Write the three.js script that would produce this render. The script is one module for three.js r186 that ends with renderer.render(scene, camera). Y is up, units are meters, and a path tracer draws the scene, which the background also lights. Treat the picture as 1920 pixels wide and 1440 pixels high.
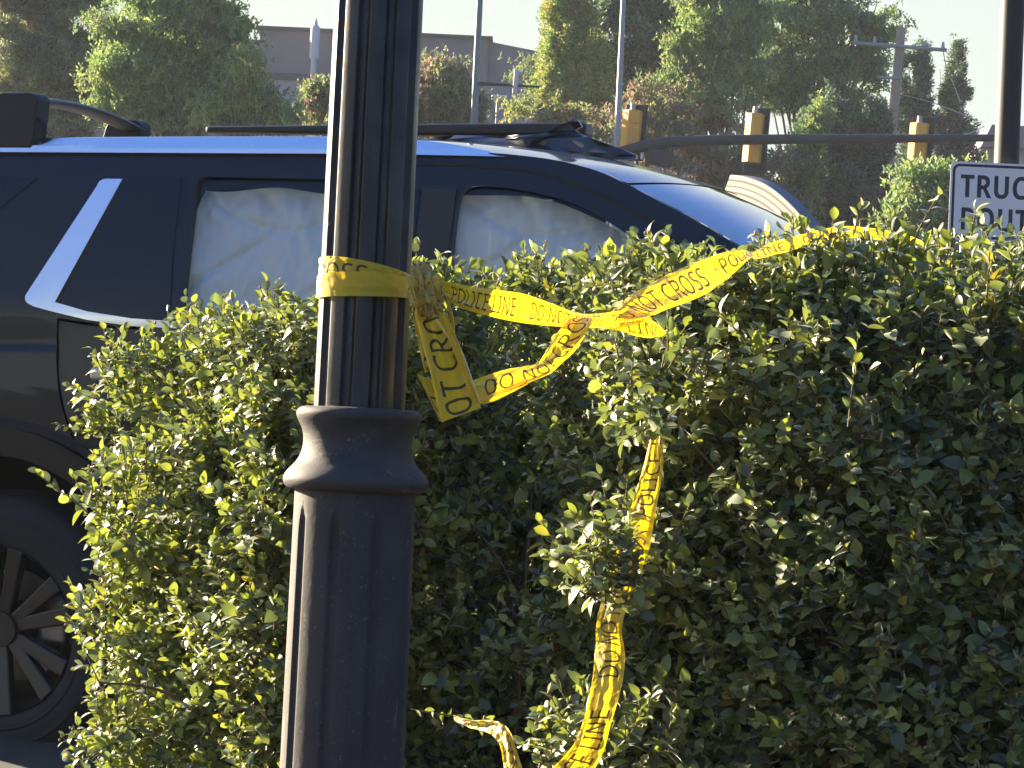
import * as THREE from 'three';
import { mergeGeometries, mergeVertices, toCreasedNormals } from 'three/addons/utils/BufferGeometryUtils.js';
import { TessellateModifier } from 'three/addons/modifiers/TessellateModifier.js';
import { RoundedBoxGeometry } from 'three/addons/geometries/RoundedBoxGeometry.js';
import { ImprovedNoise } from 'three/addons/math/ImprovedNoise.js';

// ------------------------------------------------------------------ camera, sky, sun, exposure
const V = (x, y, z) => new THREE.Vector3(x, y, z);
const RAD = Math.PI / 180;
const scene = new THREE.Scene();
const FOCAL = 4200;                                     // focal length in photograph pixels (1920 x 1440)
const camera = new THREE.PerspectiveCamera(2 * Math.atan(720 / FOCAL) / RAD, 4 / 3, 0.05, 3000);
camera.position.set(0, 1.05, 0);
camera.rotation.set(1.77 * RAD, 0, 2.65 * RAD, 'XYZ');
camera.updateMatrixWorld(true);
const renderer = new THREE.WebGLRenderer({ antialias: true });
renderer.setSize(1024, 768);
renderer.toneMapping = THREE.LinearToneMapping;
renderer.toneMappingExposure = 6.3;
renderer.shadowMap.enabled = true;

const SUN_EL = 19 * RAD, SUN_AZ = 34 * RAD;             // low sun, to the left and beyond the scene
const sunDir = V(-Math.cos(SUN_AZ) * Math.cos(SUN_EL), Math.sin(SUN_EL), -Math.sin(SUN_AZ) * Math.cos(SUN_EL)).normalize();
{
  const w = 512, h = 256, data = new Float32Array(w * h * 4), d = new THREE.Vector3();
  const mix = (a, b, t) => a + (b - a) * t;
  for (let j = 0; j < h; j++) for (let i = 0; i < w; i++) {
    const ph = ((i + 0.5) / w - 0.5) * 2 * Math.PI, el = ((j + 0.5) / h - 0.5) * Math.PI;
    d.set(Math.cos(el) * Math.cos(ph), Math.sin(el), Math.cos(el) * Math.sin(ph));
    const y = Math.max(d.y, 0), c = d.dot(sunDir);
    const toward = THREE.MathUtils.smoothstep(c, -0.6, 0.5);
    const hor = [mix(0.034, 0.140, toward), mix(0.050, 0.150, toward), mix(0.074, 0.138, toward)];
    const zen = [0.023, 0.053, 0.142], t = 1 - THREE.MathUtils.smoothstep(y, 0.17, 0.45);
    const glow = Math.pow(Math.max(c, 0), 10) * 0.3;
    for (let k = 0; k < 3; k++) data[(j * w + i) * 4 + k] = mix(zen[k], hor[k], t) + glow * [1, 0.9, 0.68][k];
    data[(j * w + i) * 4 + 3] = 1;
  }
  const sky = new THREE.DataTexture(data, w, h, THREE.RGBAFormat, THREE.FloatType);
  sky.mapping = THREE.EquirectangularReflectionMapping;
  sky.magFilter = sky.minFilter = THREE.LinearFilter;
  sky.needsUpdate = true;
  scene.background = sky;
  scene.environment = sky;
}
const sun = new THREE.DirectionalLight(new THREE.Color(1, 0.83, 0.60), 5);
sun.position.copy(sunDir).multiplyScalar(60).add(V(0, 1, -8));
sun.target.position.set(0, 1, -8);
sun.castShadow = true;
Object.assign(sun.shadow.camera, { left: -60, right: 60, top: 40, bottom: -40, near: 1, far: 260 });
sun.shadow.mapSize.set(4096, 4096);
scene.add(sun, sun.target);

// ------------------------------------------------------------------ helpers
let seed = 20240611;
const rnd = () => { seed = (seed + 0x6d2b79f5) | 0; let t = Math.imul(seed ^ (seed >>> 15), 1 | seed); t = (t + Math.imul(t ^ (t >>> 7), 61 | t)) ^ t; return ((t ^ (t >>> 14)) >>> 0) / 4294967296; };
const rr = (a, b) => a + (b - a) * rnd();
const gauss = () => (rnd() + rnd() + rnd() + rnd() - 2) * 0.87;
const noise = new ImprovedNoise();
const NZ = (x, y, z) => noise.noise(x + 31.7, y + 11.3, z + 5.9);
const clamp = THREE.MathUtils.clamp, lerp = THREE.MathUtils.lerp, sstep = THREE.MathUtils.smoothstep;
// a point at a measured distance along the line of sight of one spot of the photograph
const at = (px, py, dep) => V((px - 960) / FOCAL * dep, -(py - 720) / FOCAL * dep, -dep).applyMatrix4(camera.matrixWorld);
const used = {};
const numbered = (n) => { const k = used[n] = (used[n] ?? -1) + 1; return k ? n + '_' + String(k).padStart(3, '0') : n; };
function thing(name, label, category, pos = V(0, 0, 0), group) {
  const o = new THREE.Group(); o.name = numbered(name); o.position.copy(pos); scene.add(o);
  o.userData = { label, category }; if (group) o.userData.group = group;
  return o;
}
function part(name, geo, mat, parent, label) {
  const m = new THREE.Mesh(geo, mat); m.name = name; m.castShadow = m.receiveShadow = true;
  if (label) m.userData.label = label;
  parent.add(m); return m;
}
function struct(name, geo, mat) { const m = part(name, geo, mat, scene); m.userData.kind = 'structure'; return m; }
const bare = (g) => { g = g.index ? g.toNonIndexed() : g; for (const k of Object.keys(g.attributes)) if (!['position', 'normal', 'uv'].includes(k)) g.deleteAttribute(k); return g; };
const merge = (list) => mergeGeometries(list.map(bare));
function grid(nu, nv, f, uvf) {                          // sheet of (nu+1) x (nv+1) points
  const p = [], uv = [], idx = [];
  for (let j = 0; j <= nv; j++) for (let i = 0; i <= nu; i++) {
    const q = f(i / nu, j / nv); p.push(q.x, q.y, q.z);
    const t = uvf ? uvf(i / nu, j / nv) : [i / nu, j / nv]; uv.push(t[0], t[1]);
  }
  for (let j = 0; j < nv; j++) for (let i = 0; i < nu; i++) { const a = j * (nu + 1) + i, b = a + 1, c = a + nu + 1, d = c + 1; idx.push(a, b, d, a, d, c); }
  const g = new THREE.BufferGeometry();
  g.setAttribute('position', new THREE.Float32BufferAttribute(p, 3)); g.setAttribute('uv', new THREE.Float32BufferAttribute(uv, 2));
  g.setIndex(idx); g.computeVertexNormals(); return g;
}
function tube(points, r0, r1, sides = 6, seg = 0) {
  const curve = points.length > 2 ? new THREE.CatmullRomCurve3(points) : new THREE.LineCurve3(points[0], points[1]);
  const n = seg || Math.max(2, points.length * 3), g = new THREE.TubeGeometry(curve, n, 1, sides, false), P = g.attributes.position, c = new THREE.Vector3(), v = new THREE.Vector3();
  for (let i = 0; i <= n; i++) {
    curve.getPointAt(i / n, c); const r = lerp(r0, r1, i / n);
    for (let j = 0; j <= sides; j++) { const k = i * (sides + 1) + j; v.fromBufferAttribute(P, k).sub(c).multiplyScalar(r).add(c); P.setXYZ(k, v.x, v.y, v.z); }
  }
  return g;
}
const std = (o) => new THREE.MeshStandardMaterial({ side: THREE.DoubleSide, ...o });
const phys = (o) => new THREE.MeshPhysicalMaterial({ side: THREE.DoubleSide, ...o });
const col = (r, g, b) => new THREE.Color().setRGB(r, g, b);
function dataTex(w, h, f, srgb = true, rx = 1, ry = 1) {
  const d = new Uint8Array(w * h * 4);
  for (let j = 0; j < h; j++) for (let i = 0; i < w; i++) { const c = f(i / w, j / h); for (let k = 0; k < 3; k++) d[(j * w + i) * 4 + k] = clamp(Math.round((Array.isArray(c) ? c[k] : c) * 255), 0, 255); d[(j * w + i) * 4 + 3] = 255; }
  const t = new THREE.DataTexture(d, w, h); t.magFilter = t.minFilter = THREE.LinearFilter; t.wrapS = t.wrapT = THREE.RepeatWrapping;
  if (srgb) t.colorSpace = THREE.SRGBColorSpace; t.repeat.set(rx, ry); t.needsUpdate = true; return t;
}
const toS = (c) => c <= 0.0031308 ? c * 12.92 : 1.055 * Math.pow(c, 1 / 2.4) - 0.055;
const wrapNoise = (u, v, f) => {                          // tileable
  const a = u * 2 * Math.PI, b = v * 2 * Math.PI; return NZ(Math.cos(a) * f + Math.cos(b) * f * 0.7, Math.sin(a) * f + 3.1, Math.sin(b) * f + Math.cos(b) * f * 0.3);
};

// ------------------------------------------------------------------ materials
const asphaltTex = dataTex(256, 256, (u, v) => { const n = 0.022 + 0.015 * rnd() + 0.01 * wrapNoise(u, v, 1.5); return [toS(n), toS(n), toS(n * 1.02)]; }, true, 120, 120);
const M = {
  asphalt: std({ map: asphaltTex, roughness: 0.95 }),
  soil: std({ color: col(0.06, 0.042, 0.028), roughness: 1 }),
  bark: std({ color: col(0.12, 0.085, 0.06), roughness: 0.95 }),
  seed: std({ color: col(0.26, 0.20, 0.12), roughness: 0.8 }),
  twig: std({ color: col(0.14, 0.11, 0.06), roughness: 0.9 }),
};
{ // painted iron with dust in it
  const dust = dataTex(512, 512, (u, v) => {
    const n = clamp(0.5 + 0.55 * wrapNoise(u, v, 1.3) + 0.4 * wrapNoise(u + 0.3, v, 4) + 0.3 * (rnd() - 0.5), 0, 1), s = Math.pow(n, 2) * 0.034;
    return [toS(0.009 + s), toS(0.0095 + s * 0.94), toS(0.0105 + s * 0.82)];
  });
  const rough = dataTex(256, 256, (u, v) => clamp(0.42 + 0.2 * wrapNoise(u, v, 2.2) + 0.12 * rnd(), 0, 1), false);
  const bump = dataTex(256, 256, (u, v) => clamp(0.5 + 0.25 * wrapNoise(u, v, 5) + 0.35 * (rnd() - 0.5), 0, 1), false);
  M.shaft = phys({ map: dust, roughnessMap: rough, roughness: 0.95, bumpMap: bump, bumpScale: 0.0003, clearcoat: 0.2, clearcoatRoughness: 0.35 });
  M.darkPost = std({ color: col(0.006, 0.007, 0.008), roughness: 0.6 });
  const dust2 = dataTex(512, 512, (u, v) => {
    const n = clamp(0.55 + 0.4 * wrapNoise(u, v, 2) + 0.5 * (rnd() - 0.5), 0, 1), sp = rnd() < 0.004 ? 0.12 : (wrapNoise(u * 1.0, v, 1.1) > 0.25 && wrapNoise(u * 3, v, 6) > 0.42 && rnd() < 0.6 ? 0.09 : 0), s = 0.008 + n * 0.032 + sp;
    return [toS(0.009 + s), toS(0.0095 + s * 0.96), toS(0.010 + s * 0.88)];
  });
  M.cast = std({ map: dust2, roughness: 0.72, bumpMap: bump, bumpScale: 0.0006 });
}
const paint = phys({ color: col(0.0035, 0.006, 0.010), roughness: 0.45, specularIntensity: 0.15, clearcoat: 0.85, clearcoatRoughness: 0.08 });
const paintLow = paint;
const gloss = phys({ color: col(0.004, 0.0045, 0.006), roughness: 0.1 });
const chrome = std({ color: col(0.80, 0.82, 0.86), metalness: 1, roughness: 0.2 });
const plastic = std({ color: col(0.017, 0.019, 0.022), roughness: 0.62 });
const rubber = std({ color: col(0.016, 0.017, 0.019), roughness: 0.85 });
const pane = phys({ color: col(0.95, 0.97, 0.97), roughness: 0.0, transmission: 1, thickness: 0, ior: 1.5 });
const windshieldGlass = phys({ color: col(0.005, 0.008, 0.013), roughness: 0.05, ior: 1.75, clearcoat: 1, clearcoatRoughness: 0.02 });

// ------------------------------------------------------------------ ground
struct('ground', grid(60, 80, (u, v) => {
  const x = (u - 0.5) * 2, z = v;
  const X = Math.sign(x) * Math.pow(Math.abs(x), 2.2) * 260, Z = 30 - Math.pow(z, 2.2) * 330;
  return V(X, 0.42 * sstep(-Z, 5.6, 10.5) - 0.02, Z);
}, (u, v) => [u, v]), M.asphalt);
struct('planting_bed', grid(40, 12, (u, v) => V(lerp(-1.05, 3.4, u), 0.03 + 0.03 * NZ(u * 14, v * 4, 2) + 0.04 * Math.sin(v * Math.PI), lerp(-2.6, -5.4, v))), M.soil);

// ------------------------------------------------------------------ lamp post (nearest object)
const POST_D = 3.2;
const postAxis = at(676, 720, POST_D);                     // centre line of the shaft
{
  const post = thing('lamp_post', 'black fluted lamp post with flared collar, wrapped by yellow tape in front of hedge', 'lamp post', V(postAxis.x, 0, postAxis.z));
  const face = Math.atan2(-postAxis.x, -postAxis.z);       // direction to the camera, about y
  const fluted = (y0, y1, R0, R1, n, phase, depth, half, endTop, rows, metresU) => grid(n * 28, rows, (u, v) => {
    const th = u * 2 * Math.PI, y = lerp(y0, y1, v), k = (((th - phase) / (2 * Math.PI) * n) % 1 + 1.5) % 1 - 0.5;       // -0.5..0.5, groove at 0
    let a = Math.abs(k) / half, g = a < 1 ? Math.sqrt(1 - a * a) : 0;
    if (endTop) { const dy = (y - (endTop - 0.02)) / 0.02; g = dy <= 0 ? g : Math.sqrt(Math.max(0, 1 - a * a - dy * dy)); }
    const r = lerp(R0, R1, v) - depth * g;
    return V(Math.sin(face + th) * r, y, Math.cos(face + th) * r);
  }, (u, v) => [u * metresU, v * (y1 - y0)]);
  const yOf = (py) => at(700, py, POST_D).y;
  const yTop = yOf(771), yJoint = yOf(922);
  part('shaft', fluted(yTop - 0.01, 4.4, 0.0655, 0.056, 10, -54 * RAD, 0.0085, 0.2, 0, 24, 0.5), M.shaft, post);
  part('base', merge([
    fluted(0.02, yJoint, 0.0905, 0.0862, 9, -57 * RAD, 0.0058, 0.12, yOf(962), 90, 0.6),
  ]), M.cast, post);
  const prof = [], S = (r, py) => prof.push(new THREE.Vector2(r, yOf(py)));
  // collar silhouette: radius in metres against picture height
  for (const [w, py] of [[60, 768], [84, 766.5], [104, 767], [111, 770], [115.5, 775], [117, 781], [115.5, 788], [111.5, 796], [107, 805], [103.5, 815], [102, 826], [102, 838], [104, 850], [108.5, 862], [115.5, 873], [125, 883], [132, 892], [135.5, 900], [136, 907], [133.5, 914], [128, 919.5], [120, 922.5], [110, 924], [100, 924]]) S(w / FOCAL * POST_D, py);
  const curve = new THREE.SplineCurve(prof), pts = curve.getPoints(90);
  part('collar', new THREE.LatheGeometry(pts, 72), M.cast, post);
  const bead = []; const bm = std({ color: col(0.16, 0.145, 0.12), roughness: 1 });
  for (let i = 0; i < 10; i++) { const th = face + (-54 + 18 + 36 * i) * RAD, g = new THREE.SphereGeometry(1, 12, 8); g.scale(0.019, 0.0045, 0.009); g.rotateY(th); g.translate(Math.sin(th) * 0.066, yTop - 0.0005, Math.cos(th) * 0.066); bead.push(g); }
  part('sealant', merge(bead), bm, post, 'dried pale sealant around foot of shaft');
  const foot = new THREE.LatheGeometry([[0.09, 0.1], [0.12, 0.09], [0.16, 0.05], [0.165, 0], [0.0, 0]].map(([a, b]) => new THREE.Vector2(a, b)), 48);
  part('foot', foot, M.cast, post);
}

// ------------------------------------------------------------------ barrier tape
const tapeTex = (() => {
  const w = 2048, h = 128, c = document.createElement('canvas'); c.width = w; c.height = h; const x = c.getContext('2d');
  x.fillStyle = '#f2d41c'; x.fillRect(0, 0, w, h);
  for (let i = 0; i < 900; i++) { x.fillStyle = `rgba(${rnd() < 0.5 ? '255,232,110' : '205,160,10'},${0.05 + 0.1 * rnd()})`; x.fillRect(rnd() * w, rnd() * h, 4 + 60 * rnd(), 1 + 2 * rnd()); }
  x.fillStyle = '#4e3d12'; x.textBaseline = 'middle'; x.textAlign = 'left'; x.font = '116px sans-serif';
  const put = (s, x0, wd) => { const m = x.measureText(s).width; x.save(); x.translate(x0, h / 2 + 2); x.scale(wd / m, 1); x.fillText(s, 0, 0); x.restore(); };
  put('POLICE LINE', 60, 820); put('DO NOT CROSS', 1060, 900);
  const t = new THREE.CanvasTexture(c); t.colorSpace = THREE.SRGBColorSpace; t.wrapS = t.wrapT = THREE.RepeatWrapping; t.magFilter = t.minFilter = THREE.LinearFilter; return t;
})();
const tapeBump = dataTex(512, 64, (u, v) => clamp(0.5 + 0.5 * wrapNoise(u * 4, v * 0.5, 1.6) + 0.25 * wrapNoise(u * 9, v, 2.3), 0, 1), false);
const plainTape = phys({ color: col(0.86, 0.66, 0.014), roughness: 0.86, transmission: 0.52, thickness: 0, clearcoat: 0.55, clearcoatRoughness: 0.28 });
const tapeMat = phys({ map: tapeTex, roughness: 0.86, transmission: 0.52, thickness: 0, clearcoat: 0.55, clearcoatRoughness: 0.28, bumpMap: tapeBump, bumpScale: 0.003 });
const PERIOD = 0.64, tapePoints = [];
// sections: [ax, ay, bx, by, depthA, depthB]; a is the first edge, b the second edge of the film
function ribbon(sections, o = {}) {
  const A = sections.map((s) => at(s[0], s[1], s[4])), B = sections.map((s) => at(s[2], s[3], s[5] ?? s[4]));
  const ca = new THREE.CatmullRomCurve3(A, false, 'centripetal'), cb = new THREE.CatmullRomCurve3(B, false, 'centripetal');
  const n = o.n ?? sections.length * 14, m = 12, len = (ca.getLength() + cb.getLength()) / 2, k = o.wrinkle ?? 0.003, sd = o.seed ?? 1, fold = o.fold ?? 0.005;
  const mids = A.map((p, i) => p.clone().add(B[i]).multiplyScalar(0.5));
  const toCam = camera.position.clone().sub(mids[mids.length >> 1]).normalize();
  const g = grid(n, m, (u, v) => {
    const t = u, p = ca.getPoint(t).lerp(cb.getPoint(t), v), s = u * len;
    const pl = (o.pleat ?? 0.0035) * (0.5 + 1.2 * Math.exp(-u * 7));
    const wv = NZ(s * 3, v * 7.5, sd * 5) * pl * 2.4 + NZ(s * 9, v * 2.6, sd * 7) * fold * 2.2 + NZ(s * 42, v * 5, sd * 3) * k * 1.6 + NZ(s * 14, v * 9, sd) * k * 1.8;
    return p.addScaledVector(toCam, wv);
  }, (u, v) => { const s = (o.u0 ?? 0) + u * len / PERIOD * (o.stretch ?? 1) + (o.wave ?? 0.0025) * (Math.sin(v * 5.5 + sd) + 1.5 * NZ(u * 9, v * 3, sd)); return [o.flipU ? -s : s, o.flipV ? v : 1 - v]; });
  const hid = (i) => (o.hidden ?? []).some(([a, b]) => i / n * (sections.length - 1) > a && i / n * (sections.length - 1) < b);
  for (let i = 0; i <= n; i += 2) if (!hid(i)) for (let j = 0; j <= m; j += 4) { const q = (j * (n + 1) + i) * 3, P = g.attributes.position.array; tapePoints.push(V(P[q], P[q + 1], P[q + 2])); }
  return g;
}
{
  const tape = thing('barrier_tape', 'yellow police tape knotted round lamp post, hanging in a loop and running over hedge top', 'barrier tape', V(0, 0, 0));
  // two turns round the shaft
  const face = Math.atan2(-postAxis.x, -postAxis.z);
  const turn = (r, topL, botL, topR, botR, u0, sd) => grid(140, 10, (u, v) => {
    const th = lerp(-Math.PI, Math.PI, u), s = (Math.sin(th) + 1) / 2, bow = Math.max(0, Math.cos(th)) * -7;
    const yT = at(690, lerp(topL, topR, s) + bow, POST_D).y, yB = at(690, lerp(botL, botR, s) - bow * 0.25, POST_D).y;
    const R = r + 0.0010 * NZ(th * 5, v * 5, sd) + 0.0008 * NZ(th * 16, v * 3, sd) + 0.0006 * NZ(th * 2, v * 14, sd);
    return V(postAxis.x + Math.sin(face + th) * R, lerp(yT, yB, v), postAxis.z + Math.cos(face + th) * R);
  }, (u, v) => [u0 + u * 2 * Math.PI * r / PERIOD, 1 - v]);
  part('wrap', turn(0.0672, 489, 547, 517, 538, 0.62, 1), tapeMat, tape);
  part('wrap', turn(0.0692, 524, 563, 522, 556, 0.30, 4), plainTape, tape);
  // knot of bunched film
  const kg = mergeVertices(bare(new THREE.IcosahedronGeometry(1, 12)));
  { const P = kg.attributes.position, q = new THREE.Vector3(), c = at(797, 546, 3.105), U = [];
    const ax = at(790, 520, 3.15).sub(at(812, 588, 3.15)).normalize();
    for (let i = 0; i < P.count; i++) { q.fromBufferAttribute(P, i); const f = 1 + 0.55 * NZ(q.x * 3.2, q.y * 1.2, q.z * 3.2) + 0.3 * NZ(q.x * 9, q.y * 2.5, q.z * 9); U.push(Math.atan2(q.x, q.z) * 0.6, q.y * 1.2 + 0.5); q.multiplyScalar(f); q.set(q.x * 0.021, q.y * 0.033, q.z * 0.018); q.applyAxisAngle(V(0, 0, 1), 0.3); q.add(c); P.setXYZ(i, q.x, q.y, q.z); }
    kg.setAttribute('uv', new THREE.Float32BufferAttribute(U, 2)); kg.computeVertexNormals(); }
  part('knot', kg, tapeMat, tape);
  // fan of film leaving the knot downwards
  part('hanging_loop', merge([
    ribbon([[786, 556, 812, 550, 3.12], [778, 585, 830, 578, 3.11], [786, 622, 844, 612, 3.105], [797, 665, 862, 655, 3.10], [808, 705, 876, 695, 3.10], [818, 750, 890, 733, 3.10], [827, 792, 902, 764, 3.10]], { u0: 0.05, flipU: true, seed: 2, fold: 0.009, pleat: 0.007, wave: 0.004 }),
    ribbon([[822, 540, 833, 545, 3.12], [842, 585, 850, 592, 3.115], [849, 640, 853, 652, 3.11], [852, 672, 854, 682, 3.11]], { u0: 0.4, seed: 3 }),
    ribbon([[770, 560, 780, 556, 3.14], [775, 600, 789, 596, 3.135], [785, 650, 800, 645, 3.13], [797, 700, 815, 690, 3.13]], { u0: 0.9, seed: 5 }),
    ribbon([[782, 702, 812, 712, 3.12], [802, 742, 822, 745, 3.115], [824, 790, 832, 786, 3.105]], { u0: 0.47, seed: 6 }),
    ribbon([[815, 600, 838, 588, 3.095], [842, 640, 856, 632, 3.092], [862, 690, 876, 682, 3.09], [894, 756, 901, 756, 3.09]], { u0: 0.46, seed: 8, stretch: 0.2 }),
  ]), tapeMat, tape);
  part('strand', ribbon([[878, 716, 890, 756, 3.11], [915, 703, 921, 746, 3.14], [952, 692, 958, 732, 3.17], [985, 686, 996, 716, 3.2], [1008, 681, 1034, 699, 3.22], [1020, 664, 1052, 682, 3.24], [1034, 642, 1078, 658, 3.26], [1054, 612, 1106, 612, 3.28], [1068, 596, 1112, 596, 3.3]], { u0: 0.48, flipV: false, seed: 11 }), tapeMat, tape);
  part('strand', ribbon([[886, 742, 892, 756, 3.125], [905, 738, 912, 757, 3.14], [940, 729, 944, 744, 3.165], [985, 710, 990, 720, 3.19]], { u0: 0.46, seed: 12, stretch: 0.3 }), tapeMat, tape);
  part('strand', ribbon([[800, 522, 806, 545, 3.14], [822, 525, 824, 552, 3.13], [868, 534, 862, 576, 3.13], [925, 543, 915, 592, 3.16], [978, 550, 965, 603, 3.2], [1030, 567, 1018, 610, 3.25], [1085, 587, 1082, 614, 3.31], [1130, 587, 1132, 614, 3.37], [1170, 582, 1180, 611, 3.42], [1212, 584, 1224, 598, 3.46]], { u0: -0.24, seed: 14, fold: 0.004, stretch: 2.0, wave: 0.007, pleat: 0.005 }), tapeMat, tape);
  part('strand', ribbon([[1142, 590, 1178, 600, 3.41], [1165, 566, 1222, 592, 3.44], [1205, 540, 1250, 580, 3.48], [1245, 518, 1290, 566, 3.52], [1285, 500, 1325, 550, 3.57], [1325, 484, 1355, 530, 3.62], [1362, 472, 1384, 505, 3.66], [1392, 468, 1404, 486, 3.7], [1412, 472, 1418, 486, 3.84], [1440, 458, 1452, 478, 3.92], [1475, 446, 1484, 470, 3.98], [1510, 438, 1516, 458, 4.06], [1540, 430, 1546, 452, 4.16], [1590, 424, 1596, 446, 4.26], [1650, 430, 1652, 450, 4.34], [1700, 440, 1702, 456, 4.42], [1730, 452, 1732, 464, 4.5]], { u0: 0.55, flipV: false, seed: 17, fold: 0.004, stretch: 0.7, hidden: [[8.2, 9.2], [10.6, 18]] }), tapeMat, tape);
  part('strand', ribbon([[1110, 606, 1116, 614, 3.40], [1150, 602, 1160, 620, 3.42], [1190, 596, 1192, 630, 3.45], [1222, 600, 1220, 634, 3.48], [1238, 612, 1228, 632, 3.5], [1250, 624, 1240, 632, 3.53]], { u0: 0.2, seed: 19, wrinkle: 0.005, fold: 0.008 }), tapeMat, tape);
  const low = thing('barrier_tape', 'yellow police tape trailing down through the gap in the hedge and curling near ground', 'barrier tape', V(0, 0, 0));
  part('strand', ribbon([[1232, 790, 1248, 795, 3.86], [1221, 818, 1244, 822, 3.84], [1206, 875, 1243, 878, 3.80], [1190, 928, 1234, 934, 3.76], [1176, 970, 1224, 990, 3.74], [1160, 1020, 1214, 1040, 3.88], [1140, 1090, 1190, 1100, 3.88], [1118, 1170, 1166, 1185, 3.68], [1116, 1220, 1172, 1230, 3.64], [1108, 1290, 1165, 1290, 3.6], [1094, 1350, 1146, 1355, 3.58], [1075, 1396, 1130, 1412, 3.57], [1040, 1436, 1100, 1462, 3.57], [1010, 1462, 1050, 1510, 3.58], [985, 1448, 975, 1500, 3.6], [968, 1405, 948, 1450, 3.62], [954, 1368, 938, 1400, 3.64], [930, 1352, 922, 1378, 3.67], [880, 1350, 884, 1366, 3.72], [850, 1340, 852, 1352, 3.76]], { u0: 0.58, flipU: true, seed: 23, n: 300, hidden: [[4.2, 6.7]] }), tapeMat, low);
}

// ------------------------------------------------------------------ sport utility vehicle behind the hedge
const CAR = { o: V(-1.553, 0.005, -6.957), yaw: 18 * RAD, tilt: 5 * RAD };
{
  const car = thing('parked_car', 'dark sport utility vehicle behind hedge, airbags filling its side windows, far front door open', 'car', CAR.o);
  const X = V(Math.cos(CAR.yaw), 0, Math.sin(CAR.yaw)), Zh = V(-Math.sin(CAR.yaw), 0, Math.cos(CAR.yaw));
  const Z = Zh.clone().multiplyScalar(Math.cos(CAR.tilt)).addScaledVector(V(0, 1, 0), -Math.sin(CAR.tilt)), Y = V(0, Math.cos(CAR.tilt), 0).addScaledVector(Zh, Math.sin(CAR.tilt));
  car.quaternion.setFromRotationMatrix(new THREE.Matrix4().makeBasis(X, Y, Z));
  const keys = [[0.2, -0.07], [0.42, -0.035], [0.62, -0.005], [0.9, 0.004], [1.05, 0], [1.18, -0.008], [1.285, -0.024], [1.315, -0.036], [1.40, -0.040], [1.45, -0.052], [1.84, -0.165], [1.90, -0.187], [1.96, -0.22]];
  const S = (x, y) => {
    let z = keys[keys.length - 1][1];
    if (y <= keys[0][0]) z = keys[0][1];
    else for (let i = 1; i < keys.length; i++) if (y <= keys[i][0]) { const [y0, z0] = keys[i - 1], [y1, z1] = keys[i]; z = lerp(z0, z1, (y - y0) / (y1 - y0)); break; }
    if (x < -0.5) z -= Math.pow((-0.5 - x) / 0.7, 2.4) * 0.16;
    if (x > 2.9) z -= Math.pow((x - 2.9) / 1.0, 2.4) * 0.28;
    return z;
  };
  const CZ = -0.95;
  // a panel cut out of the side of the body: outline in (length, height), bent to the side's curve
  function panel(shape, { depth = 0.025, off = 0, far = false, edge = 0.16, crease = 0.5, curve = 14 } = {}) {
    let g = new THREE.ExtrudeGeometry(shape, { depth, bevelEnabled: false, curveSegments: curve });
    g = bare(g); g.deleteAttribute('uv'); g.deleteAttribute('normal');
    g = new TessellateModifier(edge, 7).modify(g);
    const P = g.attributes.position;
    for (let i = 0; i < P.count; i++) { const x = P.getX(i), y = P.getY(i), z = S(x, y) + off + P.getZ(i) - depth; P.setXYZ(i, x, y, far ? 2 * CZ - z : z); }
    g.computeVertexNormals();
    g = toCreasedNormals(g, crease);
    const uv = new Float32Array(P.count * 2); for (let i = 0; i < P.count; i++) { uv[2 * i] = g.attributes.position.getX(i); uv[2 * i + 1] = g.attributes.position.getY(i); }
    g.setAttribute('uv', new THREE.BufferAttribute(uv, 2));
    return g;
  }
  const poly = (pts) => { const s = new THREE.Shape(); pts.forEach(([a, b], i) => i ? s.lineTo(a, b) : s.moveTo(a, b)); s.closePath(); return s; };
  const smooth = (pts, n = 8) => new THREE.SplineCurve(pts.map(([a, b]) => new THREE.Vector2(a, b))).getPoints(pts.length * n).map((p) => [p.x, p.y]);
  const arc = (cx, r, a0, a1, n = 14) => Array.from({ length: n + 1 }, (_, i) => { const a = lerp(a0, a1, i / n) * RAD; return [cx + Math.cos(a) * r, 0.415 + Math.sin(a) * r]; });
  const seam = smooth([[0.195, 1.395], [0.196, 1.32], [0.225, 1.15], [0.285, 1.0], [0.342, 0.868]], 5);
  const rearWindow = smooth([[0.612, 1.44], [0.605, 1.60], [0.60, 1.80]], 3).concat(smooth([[0.60, 1.80], [0.606, 1.824], [0.63, 1.831]], 3), [[0.9, 1.828], [1.25, 1.822], [1.26, 1.42], [0.63, 1.412]]);
  const frontWindow = smooth([[1.448, 1.45], [1.444, 1.62], [1.446, 1.75], [1.462, 1.798], [1.52, 1.81], [1.67, 1.793], [1.82, 1.752], [1.97, 1.672], [2.12, 1.58], [2.26, 1.475]], 5).concat([[2.27, 1.44], [1.46, 1.432]]);
  const side = () => {
    const s = poly([[-1.10, 0.36], [-1.15, 0.6], [-1.14, 1.0], [-1.09, 1.40], [-0.99, 1.74], [-0.88, 1.88], [-0.5, 1.915], [0, 1.925], [0.6, 1.932], [1.0, 1.93], [1.3, 1.918], ...smooth([[1.57, 1.905], [1.72, 1.888], [1.86, 1.855], [1.96, 1.812], [2.12, 1.735], [2.29, 1.645], [2.5, 1.53], [2.74, 1.415]], 4),
      [2.5, 1.40], [1.335, 1.395], [0.60, 1.384], [0.41, 1.372], ...seam, ...arc(0, 0.56, 55, 180), [-0.58, 0.36]]);
    for (const w of [rearWindow, frontWindow]) s.holes.push(new THREE.Path(w.map(([a, b]) => new THREE.Vector2(a, b))));
    return s;
  };
  const seamR = seam.map(([a, b]) => [a + 0.007, b]).reverse();
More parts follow.
